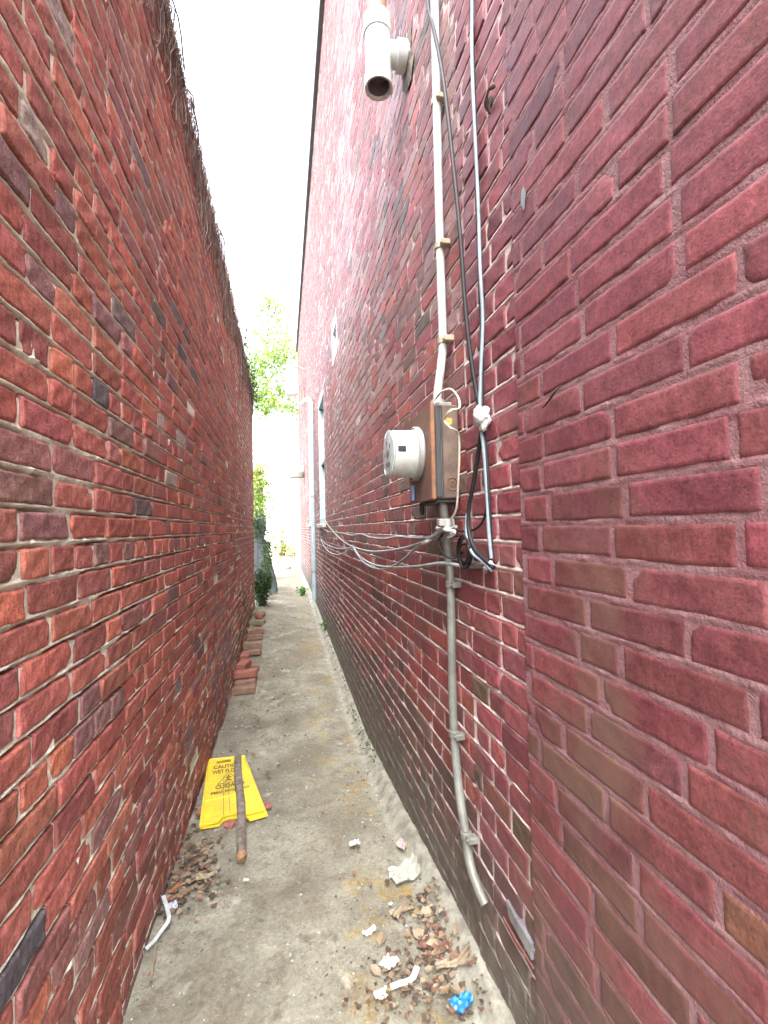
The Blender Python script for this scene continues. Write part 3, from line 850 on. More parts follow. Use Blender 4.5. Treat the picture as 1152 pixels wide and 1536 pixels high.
# wall lamp box and round hood near the far end
q = at_y(436, 580, 11.0); lp = empty('wall_lamp', (XR, 11.0, q.z))
mb = MB(); mb.box((q.x - .12, 10.85, q.z - .22), (q.x + .14, 11.15, q.z + .22), bev=.02); mb.build('lamp_case', m_white, lp)
mb = MB(); mb.tube(spline([(q.x, 11, q.z + .2), (q.x + .02, 11, q.z + .42), (q.x + .18, 11, q.z + .48), (XR + .02, 11, q.z + .40)], 5), .025, 10); mb.build('bracket', m_steel, lp)
tag(lp, 'white boxy lamp on a curved bracket high on the far right wall', 'lamp')
q = at_y(437, 706, 12.0); hd = MB(); hd.lathe((q.x + .12, 12, q.z), (0, 0, 1), [(-.2, .10), (-.17, .2), (-.05, .26), (.10, .27), (.12, .02)], 24)
tag(hd.build('vent_hood', simple('pale_green_grey_hood', (.5, .55, .5), .5)), 'rounded pale grey vent hood low on the far right wall', 'vent')

# ------------------------------------------------------------------ plants
def leaf_mat(name, c1, c2):
    m, nt, b = new_mat(name)
    tc = N(nt, 'ShaderNodeTexCoord').outputs['Object']
    oi = noise(nt, tc, 3.0, 4)
    c = mixc(nt, ramp(nt, oi, .38, .62), c1, c2)
    nt.links.new(c, b.inputs['Base Color']); b.inputs['Roughness'].default_value = .5
    tr = N(nt, 'ShaderNodeBsdfTranslucent'); nt.links.new(c, tr.inputs['Color'])
    mx = N(nt, 'ShaderNodeMixShader'); mx.inputs[0].default_value = .4
    nt.links.new(b.outputs[0], mx.inputs[1]); nt.links.new(tr.outputs[0], mx.inputs[2])
    nt.links.new(mx.outputs[0], nt.nodes['Material Output'].inputs['Surface'])
    return m


def leaves(mb, pts, size, rnd, mi=0):
    for p in pts:
        d = Vector((rnd.gauss(0, 1), rnd.gauss(0, 1), rnd.gauss(0, 1) - .3)).normalized()
        a = d.cross(Vector((rnd.gauss(0, 1), rnd.gauss(0, 1), rnd.gauss(0, 1)))).normalized()
        n = d.cross(a); L = size * rnd.uniform(.6, 1.3); w = L * .32; p = Vector(p)
        mb.add([p, p + d * L * .45 + a * w + n * L * .06, p + d * L, p + d * L * .45 - a * w + n * L * .06], [(0, 1, 2), (0, 2, 3)], mi, False)


m_leaf = leaf_mat('tree_leaf', (.20, .33, .07), (.30, .42, .10))
m_ivy = leaf_mat('ivy_leaf', (.035, .075, .025), (.07, .13, .035))
m_weed = leaf_mat('weed_leaf', (.08, .20, .04), (.12, .26, .06))
m_bark = simple('bark', (.13, .10, .075), .9, bscale=20, bdist=.01)


def tree(base, top, crown, n, size, label, seed, mat=m_leaf):
    rnd = random.Random(seed); t = empty('tree', base)
    mb = MB(); base = Vector(base); top = Vector(top)
    mb.tube(spline([base, base.lerp(top, .4) + Vector((.1, 0, 0)), top], 6), [.16 - .09 * k / 12 for k in range(13)], 10)
    pts = []
    for (c, r, k) in crown:
        c = Vector(c); s0 = base.lerp(top, rnd.uniform(.85, 1))
        mid = s0.lerp(c, .5) + Vector((0, 0, .15))
        mb.tube(spline([s0, mid, c], 5), [.03 - .0024 * i for i in range(11)], 6)
        for _ in range(9):
            e = c + Vector((rnd.gauss(0, 1), rnd.gauss(0, 1), rnd.gauss(0, .8))) * r * .75
            mb.tube([c.lerp(e, 0), c.lerp(e, .5) + Vector((0, 0, .05)), e], [.012, .009, .004], 4)
            for _ in range(int(n * k / 9)):
                pts.append(e + Vector((rnd.gauss(0, 1), rnd.gauss(0, 1), rnd.gauss(0, .9))) * r * .30)
    mb.build('trunk', m_bark, t)
    mb = MB(); leaves(mb, pts, size, rnd); mb.build('crown', mat, t)
    tag(t, label, 'tree')
    return t


cw = []
for (px, py, r, k) in ((400, 575, .75, 1), (385, 560, .5, .7), (420, 590, .6, .9), (412, 540, .6, .8), (395, 520, .45, .5), (422, 500, .5, .6), (412, 470, .35, .35), (425, 535, .5, .6), (375, 590, .5, .7), (436, 610, .45, .4), (405, 600, .6, .8), (405, 450, .25, .2)):
    cw.append((at_y(px, py, 17), r, k))
tree((-3.4, 17.8, .25), (-2.9, 17.6, 6.4), cw, 400, .14, 'bright green leafy tree rising beyond the end of the passage', 5)
by = [(at_y(432, 815, 22), .8, 1), (at_y(420, 835, 22), .7, 1), (at_y(440, 840, 22), .6, .8), (at_y(425, 790, 22), .5, .5)]
tree((-.1, 22.5, .25), (-.1, 22.3, .9), by, 260, .13, 'low yellow green bush at the far back of the yard', 8, leaf_mat('yellow_green_leaf', (.2, .25, .03), (.3, .3, .05)))


def shrub(name, base, R_, H_, n, size, mat, label, cat, seed, stems=10):
    rnd = random.Random(seed); base = Vector(base); t = empty(name, base)
    ms = MB(); ml = []
    for i in range(stems):
        a = rnd.uniform(0, 6.28); r = R_ * math.sqrt(rnd.random()); h = H_ * rnd.uniform(.5, 1)
        tip = base + Vector((math.cos(a) * r, math.sin(a) * r, h)); mid = base.lerp(tip, .5) + Vector((0, 0, h * .15))
        ms.tube(spline([base + Vector((math.cos(a) * r * .3, math.sin(a) * r * .3, -.01)), mid, tip], 4), [.004 - .0003 * k for k in range(9)], 5)
        for _ in range(n // stems):
            f = rnd.random() ** .7; p = base.lerp(mid, f * 2) if f < .5 else mid.lerp(tip, f * 2 - 1)
            ml.append(p + Vector((rnd.gauss(0, 1), rnd.gauss(0, 1), rnd.gauss(0, .6))) * R_ * .22)
    ms.build('stem', m_bark if stems > 8 else mat, t)
    mb = MB(); leaves(mb, ml, size, rnd); mb.build('foliage', mat, t)
    tag(t, label, cat)
    return t


shrub('shrub', gpt(-.36, 7.95),   .19, .66, 1500, .05, m_ivy, 'dark green leafy plant at the end of the left brick wall', 'plant', 3, 24)
p = gp(453, 893); shrub('weed', p, .10, .16, 130, .06, m_weed, 'bright green weed at the foot of the far right wall', 'plant', 4, 8)
p = gp(489, 944); shrub('weed', p, .07, .13, 70, .045, m_weed, 'small weed at the foot of the right wall, nearer than the bright green one', 'plant', 6, 6)

rnd = random.Random(41); mb = MB(); pm_ = []
for _ in range(420):
    y = 2.3 + 5.5 * rnd.random() ** 1.2
    if fbm(np.array(y * 2.1), np.array(3.), 14, 3) < .47: continue
    x = XR - .012 - abs(rnd.gauss(0, .022)); pm_.append(gpt(x, y, rnd.uniform(0, .02)))
leaves(mb, pm_, .016, rnd)
tag(mb.build('moss', m_ivy), kind='stuff')

# dead vines over the left wall
rnd = random.Random(12); mb = MB()
for i in range(760):
    y = 1.2 + (L_END - 1.2) * rnd.random() ** .9; z = L_TOP + rnd.uniform(.0, .035) + (.06 * rnd.random() if rnd.random() < .08 else 0); x = XL + rnd.uniform(-.12, .01)
    drop = rnd.uniform(.10, .55) * (.25 + 1.0 * float(fbm(np.array(y * 2.3), np.array(0.), 5, 3)))
    pts = [Vector((x - .1, y, z)), Vector((XL + rnd.uniform(.008, .03), y + rnd.uniform(-.05, .05), z + .01))]
    n = 4
    for k in range(1, n + 1):
        pts.append(Vector((XL + rnd.uniform(.005, .028 - .003 * k), y + rnd.uniform(-.10, .10) * k / n, z - drop * k / n)))
    r = rnd.uniform(.0010, .0028)
    mb.tube(spline(pts, 3), r, 4, mi=0 if rnd.random() < .75 else 1, caps=False)
for i in range(30):
    y = 1.0 + (L_END - 1.4) * rnd.random()
    pts = [Vector((XL + rnd.uniform(-.15, .05), y + k * .28, L_TOP + rnd.uniform(.02, .06) - (.03 if k in (0, 4) else 0))) for k in range(5)]
    mb.tube(spline(pts, 4), rnd.uniform(.003, .007), 5, mi=rnd.randint(0, 1))
for i in range(16):
    y = rnd.uniform(1.3, L_END - .3); L = rnd.uniform(.35, .95); q = [Vector((XL - .1, y, L_TOP + .035)), Vector((XL + .02, y, L_TOP + .035))]
    for k in range(1, 7): q.append(Vector((XL + .012 + .006 * math.sin(k * 1.9 + i), y + .05 * math.sin(k * 1.1 + i * 2.3) + rnd.uniform(-.02, .02), L_TOP - L * k / 6)))
    q = spline(q, 4); r0 = rnd.uniform(.004, .008)
    mb.tube(q, [r0 * (1 - .8 * k / len(q)) for k in range(len(q))], 6, mi=rnd.randint(0, 1))
    for k in range(5):
        b0 = q[rnd.randint(8, len(q) - 1)]; sg = rnd.choice((-1, 1))
        mb.tube(spline([b0, b0 + Vector((.006, sg * .05, -.03)), b0 + Vector((.0, sg * rnd.uniform(.08, .16), -rnd.uniform(.06, .16)))], 4), rnd.uniform(.0012, .0025), 4, mi=rnd.randint(0, 1), caps=False)
vine = mb.build('vine', [simple('dry_vine_brown', (.19, .14, .12), .9), simple('dry_vine_grey', (.36, .30, .26), .9)])
tag(vine, 'tangle of dead brown vines hanging over the top of the left brick wall', 'vine')
mb = MB(); pts = []
for i in range(420):
    y = 5.2 + 2.6 * rnd.random() ** .6; pts.append((XL + rnd.uniform(-.12, .11), y, L_TOP + rnd.gauss(.02, .09) - (.15 * rnd.random() if y > 7 else 0)))
leaves(mb, pts, .05, rnd)
tag(mb.build('ivy', m_ivy), 'green ivy leaves sprouting over the far end of the left wall top', 'ivy')

# far yard: leaning panels, fence, brick pier, white house
m_panel = simple('blue_grey_board', (.085, .10, .115), .7, col2=(.05, .06, .065), nscale=4, bscale=15)
m_tarp = simple('green_grey_tarp', (.085, .12, .105), .55, col2=(.045, .065, .06), nscale=5, bscale=9, bdist=.02)
a = at_y(384, 765, 8.6); g = gpt(a.x, 8.6)
fp = MB(); y0_ = 8.3
fr_ = at_y(396, 800, 8.5).x
for k in range(6):
    fp.box((fr_ - .105 * (k + 1), 8.5, .15), (fr_ - .105 * k - .006, 8.525, 1.62 - .03 * (k % 2)), bev=.003)
fp.box((fr_ - .62, 8.527, .5), (fr_ - .01, 8.56, .58)); fp.box((fr_ - .62, 8.527, 1.25), (fr_ - .01, 8.56, 1.33))
tag(fp.build('fence_panel', m_panel), 'blue grey board fence standing just beyond the left brick wall', 'fence')
# a sheet of tarp draped over a leaning board
mb = MB(); vs = []; nu_, nv_ = 16, 20
for i in range(nu_):
    for j in range(nv_):
        u = i / (nu_ - 1); v = j / (nv_ - 1); y = 9.3 + 1.1 * u
        x = -.50 + .33 * (1 - v) ** .8 + .02 * math.sin(u * 19 + v * 3) + .012 * math.sin(v * 13 + u * 7)
        vs.append((x + .02, y, .2 + (1.42 - .5 * u * u) * v))
fs = [(i * nv_ + j, (i + 1) * nv_ + j, (i + 1) * nv_ + j + 1, i * nv_ + j + 1) for i in range(nu_ - 1) for j in range(nv_ - 1)]
nb = len(vs); vs2 = [(x - .03, y, z) for (x, y, z) in vs]
mb.add(vs, fs, 0, True); mb.add(vs2, fs, 0, True)
for j in range(nv_ - 1):
    mb.add([vs[j], vs[j + 1], vs2[j + 1], vs2[j]], [(0, 1, 2, 3)])
fr2 = []; nf = 9
for j in range(nv_):
    p = vs[j]
    for k in range(nf):
        w_ = k / (nf - 1); fr2.append((p[0] * (1 - w_) - .62 * w_, p[1] + .04 * math.sin(w_ * 7 + j * .4) + .10 * w_, p[2]))
mb.add(fr2, [(j * nf + k, j * nf + k + 1, (j + 1) * nf + k + 1, (j + 1) * nf + k) for j in range(nv_ - 1) for k in range(nf - 1)], 0, True)
tag(mb.build('tarpaulin', m_tarp), 'green grey tarpaulin draped over something leaning at the end of the passage', 'tarp')
mb = MB(); pts = []
for i in range(1700):
    y = 8.35 + 1.6 * rnd.random(); z = 1.5 + rnd.gauss(0, .12) if rnd.random() < .5 else rnd.uniform(.7, 1.6); pts.append((-.43 + rnd.gauss(0, .05) + (.10 if z < 1.2 else 0), y, z))
leaves(mb, pts, .06, rnd); tag(mb.build('ivy', m_ivy), 'ivy climbing over the board fence and tarpaulin beyond the left wall', 'ivy')
pier = MB(); pier.box((-.85, 11.2, .1), (-.46, 11.6, 2.75), bev=.01); pier.box((-.88, 11.17, 2.75), (-.43, 11.63, 2.83), bev=.01)
tag(pier.build('brick_pier', simple('pale_red_brick_pier', (.36, .22, .17), .85, col2=(.27, .17, .13), nscale=10, bscale=18)), 'ivy topped brick pier standing beyond the tarpaulin', 'pier')
mb = MB(); leaves(mb, [(-.52 + rnd.gauss(0, .14), 11.15 + rnd.gauss(0, .06), rnd.uniform(1.7, 2.95)) for _ in range(1100)], .07, rnd)
tag(mb.build('ivy', m_leaf), 'light green ivy clinging to the brick pier', 'ivy')
m_stucco = simple('white_stucco', (.78, .77, .74), .8, nscale=3, bscale=40)
ho = empty('house', (-1, 33, .25)); mb = MB(); mb.box((-9, 33, .2), (4, 39, 6.0)); mb.build('wall', m_stucco, ho)
mb = MB(); mb.box((-9.1, 32.9, 6.0), (4.1, 39.1, 6.15)); mb.build('roof', m_white, ho)
tag(ho, 'pale rendered house closing the view at the far end of the yard', 'house')
fb = MB(); q = gp(428, 853); fb.lathe((q.x, q.y, q.z - .02), (0, 0, 1), [(0, .16), (.08, .2), (.2, .14), (.26, .05), (.3, .06)], 14)
tag(fb.build('rubbish_bag', simple('white_bag_plastic', (.6, .6, .6), .4, bscale=8, bdist=.03)), 'white rubbish bag slumped on the ground in the far yard', 'bag')
wl = MB(); wl.box((XR + .0, R_END + .05, .1), (XR + .2, R_END + 6, 2.3)); tag(wl.build('garden_wall', m_stucco), 'pale rendered garden wall continuing beyond the red house', 'wall')

# ------------------------------------------------------------------ loose bricks by the left wall
m_loose = [simple('loose_brick_red', (.29, .11, .08), .85, col2=(.2, .075, .06), nscale=14, bscale=70, bdist=.002), simple('loose_brick_tan', (.235, .15, .105), .85, col2=(.18, .10, .072), nscale=14, bscale=70, bdist=.002),
           simple('loose_brick_mossy', (.15, .145, .075), .9, col2=(.2, .165, .115), nscale=12, bscale=70, bdist=.002)]
BR = [  # photo x, y of the brick's near bottom centre, height level, turn, material, label
    (354, 1044, 0, 4, 1, 'nearest loose brick, lying flat at the near end of the row by the left wall'),
    (354, 1033, 0, -3, 1, 'tan loose brick lying flat behind the nearest one'),
    (352, 1024, 0, 2, 1, 'tan loose brick lying under the orange tilted brick'),
    (351, 1018, 1, -6, 0, 'orange red loose brick lying tilted on top of the tan ones'),
    (360, 1009, 0, 8, 1, 'tan loose brick sticking out at the side of the row'),
    (365, 1002, 1, 78, 0, 'pinkish red loose brick lying lengthwise on top of the row'),
    (355, 990, 1, 84, 0, 'pale red loose brick lying against the wall on top of the row'),
    (371, 985, 0, 4, 1, 'brown loose brick under the pinkish red lengthwise one'),
    (372, 970, 1, 2, 1, 'tan loose brick on top where the row narrows'),
    (370, 961, 0, -4, 1, 'brown loose brick in the middle of the far half of the row'),
    (372, 948, 1, 3, 1, 'flat topped tan loose brick next to the mossy one'),
    (375, 934, 1, -2, 2, 'mossy green loose brick lying on the row'),
    (379, 920, 1, 2, 2, 'mossy loose brick at the far end of the row'),
    (389, 938, 0, 80, 0, 'small red loose brick standing beside the mossy ones'),
    (391, 922, 1, 86, 0, 'broken red loose brick with a hole at the far end of the row'),
    (389, 926, 0, 84, 0, 'red loose brick under the broken one at the far end'),
]
for i, (px, py, lev, ang, mi, lab) in enumerate(BR):
    ang += random.uniform(-9, 9)
    g = gp(px, py + (12 if lev else 0)); yy = g.y
    c = at_y(px, py, yy); z0 = float(ground_base(g.x, yy)) + lev * .062
    mb = MB(); rot = Matrix.Rotation(R(ang), 3, 'Z') @ Matrix.Rotation(R(random.uniform(-3, 3)), 3, 'Y')
    h = Vector((.098 * random.uniform(.88, 1.04), .048 * random.uniform(.92, 1.06), .029 * random.uniform(.92, 1.08))); cx = max(c.x, XL + .105 if abs(ang) < 40 else XL + .06)
    ctr = Vector((cx, yy + .05, z0 + .031))
    mb.box(ctr - h, ctr + h, rot=rot, bev=.006, jit=.0028)
    tag(mb.build('loose_brick', m_loose[mi]), lab, 'brick', 'loose bricks stacked along the left wall')

# ------------------------------------------------------------------ yellow floor sign and stick
m_yel = simple('yellow_sign_plastic', (.74, .56, .04), .4, col2=(.64, .48, .045), nscale=5, spec=.4)
A, Bc, Cc, Dc = gp(312, 1147), gp(367, 1141), gp(398, 1224), gp(299, 1250)
sgn = empty('floor_sign', (A + Cc) / 2)
tag(sgn, 'yellow plastic wet floor sign lying flat on the ground under the wooden stick', 'sign')
zs = max(p.z for p in (A, Bc, Cc, Dc)) + .012


def sp_(u, v, dz=0):   # u across, v from top (0) to bottom (1)
    t = A.lerp(Bc, u); b_ = Dc.lerp(Cc, u); p = t.lerp(b_, v)
    return Vector((p.x, p.y, p.z + .014 + dz))


def slab(outline, t0, t1, holes=None):
    """outline in (u,v); a plate between heights t0 and t1"""
    mb = MB(); n = len(outline)
    top = [sp_(u, v, t1) for u, v in outline]; bot = [sp_(u, v, t0) for u, v in outline]
    mb.add(top, [tuple(range(n))]); mb.add(bot, [tuple(range(n))[::-1]])
    mb.add(top + bot, [(k, n + k, n + (k + 1) % n, (k + 1) % n) for k in range(n)])
    return mb


slab([(.0, .0), (1, 0), (1, 1.0), (.70, 1.0), (.64, .95), (.36, .95), (.29, 1.0), (0, 1)], 0.012, 0.020).build('front_panel', m_yel, sgn)
slab([(.02, .01), (1.0, .01), (1.02, 1.04), (.74, 1.045), (.68, .98), (.38, .96), (.30, 1.01), (0.01, .985)], -.004, 0.006).build('back_panel', m_yel, sgn)
m_yrim = simple('yellow_sign_rim', (.80, .62, .04), .4)
mb = MB()
for (a_, b_) in (((.035, .03), (.035, .97)), ((.965, .03), (.965, .97)), ((.0, .015), (1., .015)), ((.03, .70), (.97, .70))):
    mb.tube([sp_(*a_, .0205), sp_(*b_, .0205)], .0028, 6)
mb.build('rim', m_yrim, sgn)
slab([(.22, .075), (.62, .06), (.60, .105), (.25, .12)], .0203, .0215).build('handle_slot', simple('handle_slot_shadow', (.30, .22, .02), .6), sgn)
m_ink = simple('black_print', (.11, .095, .04), .5)


def text_on(txt, u0, v0, width, height, name='lettering'):
    cu = bpy.data.curves.new('lettering', 'FONT'); cu.body = txt; cu.size = 1; cu.offset = .035
    to = bpy.data.objects.new('lettering', cu); COL.objects.link(to)
    dg = bpy.context.evaluated_depsgraph_get(); me = bpy.data.meshes.new_from_object(to.evaluated_get(dg))
    bpy.data.objects.remove(to)
    xs = [v.co.x for v in me.vertices]; ys = [v.co.y for v in me.vertices]
    x0, x1, y0, y1 = min(xs), max(xs), min(ys), max(ys)
    for v in me.vertices:
        u = u0 + (v.co.x - x0) / (x1 - x0) * width; w = v0 + (y1 - v.co.y) / (y1 - y0) * height
        v.co = sp_(u, w, .0208)
    me.materials.append(m_ink); me.name = name
    return link(bpy.data.objects.new(name, me), sgn)


text_on('CAUTION', .16, .15, .68, .068); text_on('WET FLOOR', .14, .24, .70, .068)
text_on('CUIDADO', .22, .50, .58, .062); text_on('PISO MOJADO', .14, .595, .72, .05)
mb = MB(); tri = [(.5, .315), (.26, .485), (.74, .485)]
for k in range(3):
    a_, b_ = tri[k], tri[(k + 1) % 3]; mb.tube([sp_(*a_, .0208), sp_(*b_, .0208)], .0016, 5)
for a_, b_, r in (((.50, .37), (.50, .375), .006), ((.50, .385), (.47, .425), .004), ((.47, .425), (.55, .455), .003), ((.47, .43), (.42, .46), .003), ((.495, .39), (.56, .40), .0025), ((.49, .395), (.43, .39), .0025)):
    mb.tube([sp_(*a_, .0208), sp_(*b_, .0208)], r, 6)
mb.build('warning_symbol', m_ink, sgn)
mb = MB()
for u in (.37, .47):
    mb.tube([sp_(u + .03, .36, .0208), sp_(u, .7, .0208), sp_(u - .01, .94, .0208)], .0018, 5)
mb.build('dirt_streak', simple('grey_grime', (.2, .18, .13), .8), sgn)

s0, s1 = gp(357, 1150), gp(364, 1291); s0.z += .052; s1.z += .024
d = (s1 - s0).normalized(); side = d.cross(Vector((0, 0, 1))).normalized()
stick = MB(); up = side.cross(d); vs = []; NS = 14
for k in range(NS + 1):
    p = s0.lerp(s1, k / NS); w = .020 + .0012 * math.sin(k * 1.7); hh = .021 + .001 * math.sin(k * 2.3)
    p = p + side * .004 * math.sin(k * .55)
    for (a_, b_) in ((-1, -.6), (-.6, -1), (.6, -1), (1, -.6), (1, .6), (.6, 1), (-.6, 1), (-1, .6)):
        vs.append(p + side * w * a_ + up * hh * b_)
fs = [(k * 8 + q, k * 8 + (q + 1) % 8, (k + 1) * 8 + (q + 1) % 8, (k + 1) * 8 + q) for k in range(NS) for q in range(8)]
st_e = empty('wooden_stick', s1); tag(st_e, 'weathered grey wooden stick with a broken end, lying across the yellow floor sign', 'stick')
stick.add(vs, fs); stick.add(vs[:8], [tuple(range(8))]); stick.build('shaft', simple('weathered_grey_wood', (.20, .18, .155), .85, col2=(.10, .08, .065), nscale=30, bscale=60, bdist=.002), st_e)
mb = MB(); e = vs[-8:]; rr2 = random.Random(3)
cap = [Vector(p) + d * rr2.uniform(.004, .03) for p in e]; mid = sum(cap, Vector()) / 8 + d * .012
mb.add(list(e) + cap + [mid], [(k, (k + 1) % 8, 8 + (k + 1) % 8, 8 + k) for k in range(8)] + [(8 + k, 8 + (k + 1) % 8, 16) for k in range(8)])
mb.build('broken_end', simple('raw_orange_wood', (.27, .16, .085), .85, col2=(.12, .065, .04), nscale=60), st_e)

# ------------------------------------------------------------------ litter
def scrap(px, py, w, l, mat, label, cat, seed, name='paper_scrap', ang=0, crumple=.4, up=.012):
    """a crumpled sheet with thickness lying on the ground"""
    rnd = random.Random(seed); c = gp(px, py, up); n = 9; mb = MB(); vs = []
    ca, sa = math.cos(R(ang)), math.sin(R(ang))
    ph = [rnd.uniform(0, 6.28) for _ in range(8)]
    for i in range(n):
        for j in range(n):
            u = i / (n - 1) - .5; v = j / (n - 1) - .5
            e = 1 + .13 * math.sin(2 * math.atan2(v, u + .001) + ph[0]) + .12 * math.sin(3 * math.atan2(v, u + .001) + ph[1]) + .05 * math.sin(9 * math.atan2(v, u + .001) + ph[2])
            if name == 'dead_leaf': e *= (1 - .9 * max(0, abs(v) * 2 - .25) ** 1.5) if abs(u) < .5 else 1
            x = u * w * e; y = v * l * e
            z = crumple * min(w, l) * (.35 * abs(math.sin(u * 7 + v * 4 + ph[2])) + .25 * abs(math.sin(v * 9 - u * 3 + ph[3])) + .1 * math.sin(u * 19 + ph[4]) + .5 * (u * u + v * v))
            gx, gy = c.x + x * ca - y * sa, c.y + x * sa + y * ca
            vs.append(Vector((gx, gy, float(ground_base(gx, gy)) + up + z)))
    fs = [(i * n + j, (i + 1) * n + j, (i + 1) * n + j + 1, i * n + j + 1) for i in range(n - 1) for j in range(n - 1)]
    mb.add(vs, fs, 0, False); mb.add([p - Vector((0, 0, .0015)) for p in vs], [q[::-1] for q in fs], 0, False)
    tag(mb.build(name, mat), label, cat)


m_paper = simple('white_tissue', (.50, .50, .48), .8, nscale=30, bscale=80)
m_film, nt, b = new_mat('milky_plastic_film'); b.inputs['Base Color'].default_value = (.40, .42, .35, 1); b.inputs['Roughness'].default_value = .3; b.inputs['Alpha'].default_value = .72
m_blue = simple('bright_blue_plastic', (.02, .17, .40), .4, nscale=2, col2=(.018, .15, .36))
m_dry = simple('dry_brown_leaf', (.15, .09, .055), .8, col2=(.2, .135, .085), nscale=20)
m_dry2 = simple('dry_tan_leaf', (.24, .20, .14), .8, col2=(.17, .125, .08), nscale=20)
m_dry3 = simple('dry_red_leaf', (.16, .075, .052), .8, col2=(.11, .06, .045), nscale=20)
scrap(608, 1316, .105, .11, m_film, 'milky plastic sheet with a hole lying against the right-hand kerb', 'plastic sheet', 1, 'plastic_sheet', 10, .22)
scrap(602, 1274, .035, .06, simple('blue_grey_wrapper', (.25, .32, .42), .4, col2=(.5, .28, .16), nscale=25), 'small blue and orange wrapper just beyond the milky plastic sheet', 'wrapper', 2, 'wrapper', 20, .4)
scrap(532, 1272, .04, .035, m_paper, 'crumpled white tissue alone in the middle of the path', 'tissue', 3, 'tissue', 0, .6)
scrap(555, 1404, .04, .024, m_paper, 'flattened white tissue beside the ochre moss', 'tissue', 4, 'tissue', 20, .4)
scrap(583, 1456, .042, .04, m_paper, 'crumpled white tissue with a raised corner, nearest the white plastic strip', 'tissue', 5, 'tissue', 40, .6)
scrap(571, 1500, .036, .026, m_paper, 'small dull white tissue at the bottom edge of the path', 'tissue', 6, 'tissue', 0, .4)
scrap(693, 1516, .05, .045, m_blue, 'bright blue plastic scrap at the foot of the right wall', 'plastic scrap', 7, 'plastic_scrap', 15, .45)
scrap(586, 1362, .012, .014, m_paper, 'tiny white scrap by the dry leaves below the plastic sheet', 'scrap', 8, 'paper_scrap', 0, .4)
scrap(369, 1325, .02, .018, m_paper, 'small white chip on the path below the end of the wooden stick', 'scrap', 9, 'paper_scrap', 0, .3)
scrap(322, 1344, .016, .012, m_paper, 'tiny white chip left of the one below the stick', 'scrap', 10, 'paper_scrap', 0, .3)
scrap(262, 1340, .045, .03, simple('orange_brown_leaf', (.24, .11, .04), .7), 'orange brown leaf at the foot of the left wall', 'leaf', 11, 'dead_leaf', 60, .5)
scrap(268, 1352, .05, .04, m_dry, 'curled brown leaf beside the orange brown one', 'leaf', 12, 'dead_leaf', 20, .5)
scrap(259, 1364, .03, .04, simple('pale_blue_plastic', (.55, .6, .75), .3), 'oval pale blue plastic lid beside the bent white strip', 'lid', 13, 'plastic_disc', 15, .25)
scrap(680, 1455, .085, .045, m_dry2, 'large grey tan dead leaf lying on the right above the blue scrap', 'leaf', 14, 'dead_leaf', -25, .3)
scrap(306, 1322, .06, .05, simple('yellow_tan_leaf', (.30, .27, .17), .8), 'pale yellowish dead leaf on the litter below the floor sign', 'leaf', 15, 'dead_leaf', -15, .3)
scrap(600, 1374, .06, .05, m_dry2, 'tan dead leaf just below the milky plastic sheet', 'leaf', 16, 'dead_leaf', 30, .35)


def strip(pxs, w, th, mat, label, name, cat):
    mb = MB(); P = [gp(x, y, .014 + dz) for x, y, dz in pxs]; vs = []
    for i, p in enumerate(P):
        dd = (P[min(i + 1, len(P) - 1)] - P[max(i - 1, 0)]).normalized(); sd = Vector((dd.y, -dd.x, 0)).normalized() * w / 2
        for a_, b_ in ((-1, 0), (1, 0), (1, 1), (-1, 1)): vs.append(p + sd * a_ + Vector((0, 0, th * b_)))
    n = len(P); fs = [(k * 4 + q, k * 4 + (q + 1) % 4, (k + 1) * 4 + (q + 1) % 4, (k + 1) * 4 + q) for k in range(n - 1) for q in range(4)]
    mb.add(vs, fs + [(0, 1, 2, 3), tuple(range(n * 4 - 4, n * 4))]); tag(mb.build(name, mat), label, cat)


m_strip = simple('white_plastic_strip_paint', (.52, .56, .58), .35)
strip([(245, 1363, .03), (250, 1377, .025), (254, 1392, .02), (252, 1397, .015), (243, 1407, .01), (232, 1420, .004), (219, 1431, 0)], .013, .003, m_strip, 'bent white plastic strip lying against the left wall', 'plastic_strip', 'strip')
strip([(586, 1489, 0), (600, 1486, .004), (614, 1483, .006), (621, 1478, .008), (626, 1466, .014)], .016, .003, m_strip, 'short bent white plastic strip near the bottom of the path', 'plastic_strip', 'strip')
strip([(238, 1400, .004), (232, 1440, 0), (226, 1480, 0)], .006, .003, m_dry2, 'thin straw coloured stalk lying beside the bent white strip', 'stalk', 'stalk')

# leaf litter and gravel: countless
rnd = random.Random(21); mats = [m_dry, m_dry2, m_dry3, simple('dark_rotten_leaf', (.07, .05, .035), .9)]
mb = MB()


def litter(n, px, py, sx, sy, smin, smax, wts):
    for _ in range(n):
        g = gp(rnd.gauss(px, sx), min(1600, rnd.gauss(py, sy)))
        if not (XL + .01 < g.x < XR - .02): continue
        a = rnd.uniform(0, 6.28); L = rnd.uniform(smin, smax); w = L * rnd.uniform(.25, .5)
        dd = Vector((math.cos(a), math.sin(a), rnd.uniform(-.25, .35))); s2 = Vector((-math.sin(a), math.cos(a), rnd.uniform(-.3, .3)))
        p = g + Vector((0, 0, rnd.uniform(.006, .018)))
        cv = Vector((0, 0, L * rnd.uniform(.05, .25)))
        mi = rnd.choices(range(4), wts)[0]
        mb.add([p, p + dd * L * .3 + s2 * w + cv, p + dd * L * .7 + s2 * w * .8 + cv, p + dd * L, p + dd * L * .7 - s2 * w * .8 + cv * .6, p + dd * L * .3 - s2 * w + cv * .6, p + dd * L * .5],
               [(0, 1, 6), (1, 2, 6), (2, 3, 6), (3, 4, 6), (4, 5, 6), (5, 0, 6)], mi)


